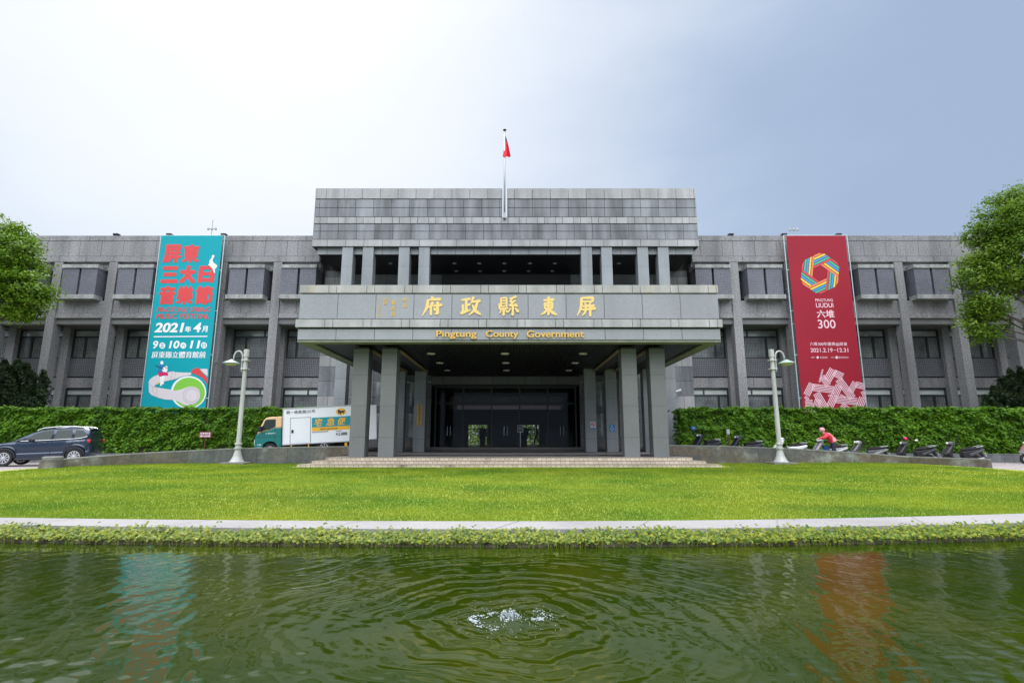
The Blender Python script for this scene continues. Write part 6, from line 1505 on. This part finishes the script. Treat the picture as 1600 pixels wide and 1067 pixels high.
mb = MB(); mb.box(x_ - 0.06, x_ + 0.05, 32.4940, 32.4980, z_ + 0.025, z_ + 0.05); mb.build('cigarette_mark', 'print_dark', r)
r, x_, z_ = sign_root('wheelchair_sign', 958.5, 668, 32.4900, 'bright blue access sign on the outer right column of the porch', 'notice')
x_ = C + 6.45 - 0.02
mb = MB(); mb.box(x_ - 0.15, x_ + 0.15, 32.5000, 32.5150, z_ - 0.22, z_ + 0.2); mb.build('board', 'sign_blue', r)
mb = MB(); mb.ball((x_ - 0.02, 32.4980, z_ + 0.12), 0.03, 8, 6, (1, 0.1, 1)); mb.tube([(x_ - 0.02, 32.4960, z_ + 0.08), (x_ - 0.01, 32.4960, z_ - 0.02), (x_ + 0.06, 32.4960, z_ - 0.02), (x_ + 0.09, 32.4960, z_ - 0.12)], 0.013, 5); mb.tube([(x_ - 0.02 + 0.085 * math.cos(a), 32.4960, z_ - 0.07 + 0.085 * math.sin(a)) for a in np.linspace(1.9, 6.0, 14)], 0.011, 5); mb.build('white_mark', 'print_white', r)
# standee before the doors
xs0, zs0 = at(813, 697.5, 35.2)
r = empty('notice_stand', (xs0, 35.2, zf + 0.24), 'slim white stand holding a square grey notice before the glass doors', 'notice stand')
zz = Z(664, 35.2)
mb = MB(); mb.tube([(xs0, 35.2, zf + 0.25), (xs0, 35.2, zz - 0.35)], 0.022, 8); mb.build('pole', 'chrome', r)
mb = MB(); mb.lathe([(0.17, 0), (0.16, 0.02), (0.03, 0.035)], (xs0, 35.2, zf + 0.241), 18); mb.build('base', 'chrome', r)
mb = MB(); mb.box(xs0 - 0.19, xs0 + 0.19, 35.17, 35.19, zz - 0.46, zz); mb.build('board', 'plate_white', r)
mb = MB(); mb.box(xs0 - 0.165, xs0 + 0.165, 35.162, 35.169, zz - 0.20, zz - 0.03); mb.box(xs0 - 0.165, xs0 + 0.165, 35.162, 35.169, zz - 0.43, zz - 0.23); mb.build('printed_panel', 'porch_stone', r)
# planters near the rear doors
for px in (754, 819.5):
    x_ = X(px, 690, 46.5); r = empty('planter', (x_, 46.5, ze), 'dark potted plant by the %s bright rear door of the hall' % ('left' if px < 800 else 'right'), 'planter', 'potted plants by the rear doors')
    mb = MB(); mb.lathe([(0.2, 0), (0.26, 0.75), (0.28, 0.78), (0.2, 0.78)], (x_, 46.5, ze), 18); mb.build('pot', 'plastic_black', r)
    n = 260; c = np.stack([x_ + rng.normal(0, 0.17, n), 46.5 + rng.normal(0, 0.17, n), ze + 0.75 + 0.65 * rng.random(n)], 1); v, f = leaf_quads(c, unit(rng.normal(0, 0.7, (n, 3)) + np.array((0, 0, 0.4))), 0.10 + 0.08 * rng.random(n), 2.2, 0.1); np_mesh('foliage', v, f, 'leaf_juniper', r)
# cctv cameras
def cctv(px, py, D, label, s=1, drop=False):
    r, x_, z_ = sign_root('security_camera', px, py, D, label, 'camera')
    mb = MB(); mb.tube([(x_ - 0.16, D - 0.22, z_ - 0.05), (x_ + 0.17, D - 0.30, z_ + 0.06)], 0.075, 12); mb.build('housing', 'white_paint', r)
    mb = MB(); mb.tube([(x_ - 0.175, D - 0.216, z_ - 0.055), (x_ - 0.15, D - 0.22, z_ - 0.047)], 0.06, 12); mb.build('lens', 'black', r)
    mb = MB(); e = (x_ - 0.1, D + 0.0, z_ - 0.24) if not drop else (x_ + 0.02, D - 0.1, z_ + 0.3)
    mb.tube([(x_ + 0.02, D - 0.25, z_), e], 0.03, 8); mb.ball(e, 0.065, 10, 7); mb.build('bracket', 'white_paint', r)
cctv(1058.5, 611, 36.2, 'white security camera on the block wall above the right hedge')
cctv(1056.5, 556, 32.2, 'small white security camera under the right corner of the canopy', drop=True)
# wind vanes on the roof
for px, pa, pb in ((331, 344, 366), (1240.5, 346, 367)):
    x_ = X(px, 360, 36); za, zb = Z(pa, 36), ZT - 0.15
    r = empty('wind_vane', (x_, 36, zb), 'thin wind vane mast on the roof above the %s banner' % ('turquoise' if px < 800 else 'red'), 'wind vane', 'wind vanes on the roof')
    mb = MB(); mb.tube([(x_, 36, zb), (x_, 36, za)], 0.022, 6); mb.build('mast', 'trim_grey', r)
    mb = MB(); zc = za - (za - ZT) * 0.42; mb.tube([(x_ - 0.26, 36, zc), (x_ + 0.26, 36, zc)], 0.02, 6)
    for u in (-0.26, 0.0, 0.26): mb.lathe([(0.02, -0.12), (0.075, -0.10), (0.075, 0.02), (0.03, 0.08)], (x_ + u, 36, zc + 0.02), 10)
    mb.build('sensor_arm', 'trim_grey', r)
# small post signs in the ramp verges
def post_sign(px, py0, py1, pyb, w, D, label, board, txt):
    x_ = X(px, py0, D); r = empty('post_sign', (x_, D, drive_z(x_)), label, 'sign')
    mb = MB(); mb.tube([(x_, D, drive_z(x_)), (x_, D, Z(py1, D))], 0.03, 8); mb.build('post', 'sign_post_red', r)
    mb = MB(); mb.box(x_ - w / 2, x_ + w / 2, D - 0.045, D - 0.03, Z(py1, D), Z(py0, D)); mb.build('board', board, r)
    mb = MB(); h_ = Z(py0, D) - Z(py1, D)
    for k in range(2): text_in(mb, txt[k], x_ - w * 0.42, x_ + w * 0.42, Z(py1, D) + h_ * (0.55 - 0.45 * k), Z(py1, D) + h_ * (0.88 - 0.45 * k), D - 0.048, offset=0.01)
    mb.build('lettering', 'print_white' if board != 'plate_white' else 'print_dark', r)
mat('sign_post_red', (0.11, 0.02, 0.02), 0.6)
mat('sign_maroon', (0.20, 0.02, 0.05), 0.6)
post_sign(322, 674.5, 683.5, 703, 0.66, 29.3, 'small maroon post sign with two rows of characters in front of the left hedge', 'sign_maroon', ('機車停放區', '請勿停車'))
post_sign(1137, 671, 678, 697, 0.14, 28.6, 'thin red post with small pale plate between the two dark scooters', 'plate_white', ('機車', '停放'))
x_, z_ = at(90, 727, 20.9)
r = empty('orange_marker', (x_, 20.75, float(lawn_z(x_, 20.9))), 'small weathered orange marker post beside the stone stub', 'marker')
mb = MB(); mb.lathe([(0.07, -0.05), (0.07, 0.17), (0.05, 0.21), (0.0, 0.22)], (x_, 20.75, float(lawn_z(x_, 20.9))), 12); mb.build('stub', 'marker_orange', r) if 'marker_orange' in MATS else (mat('marker_orange', (0.50, 0.20, 0.05), 0.7, noise=(8, 0.3)), mb.build('stub', 'marker_orange', r))
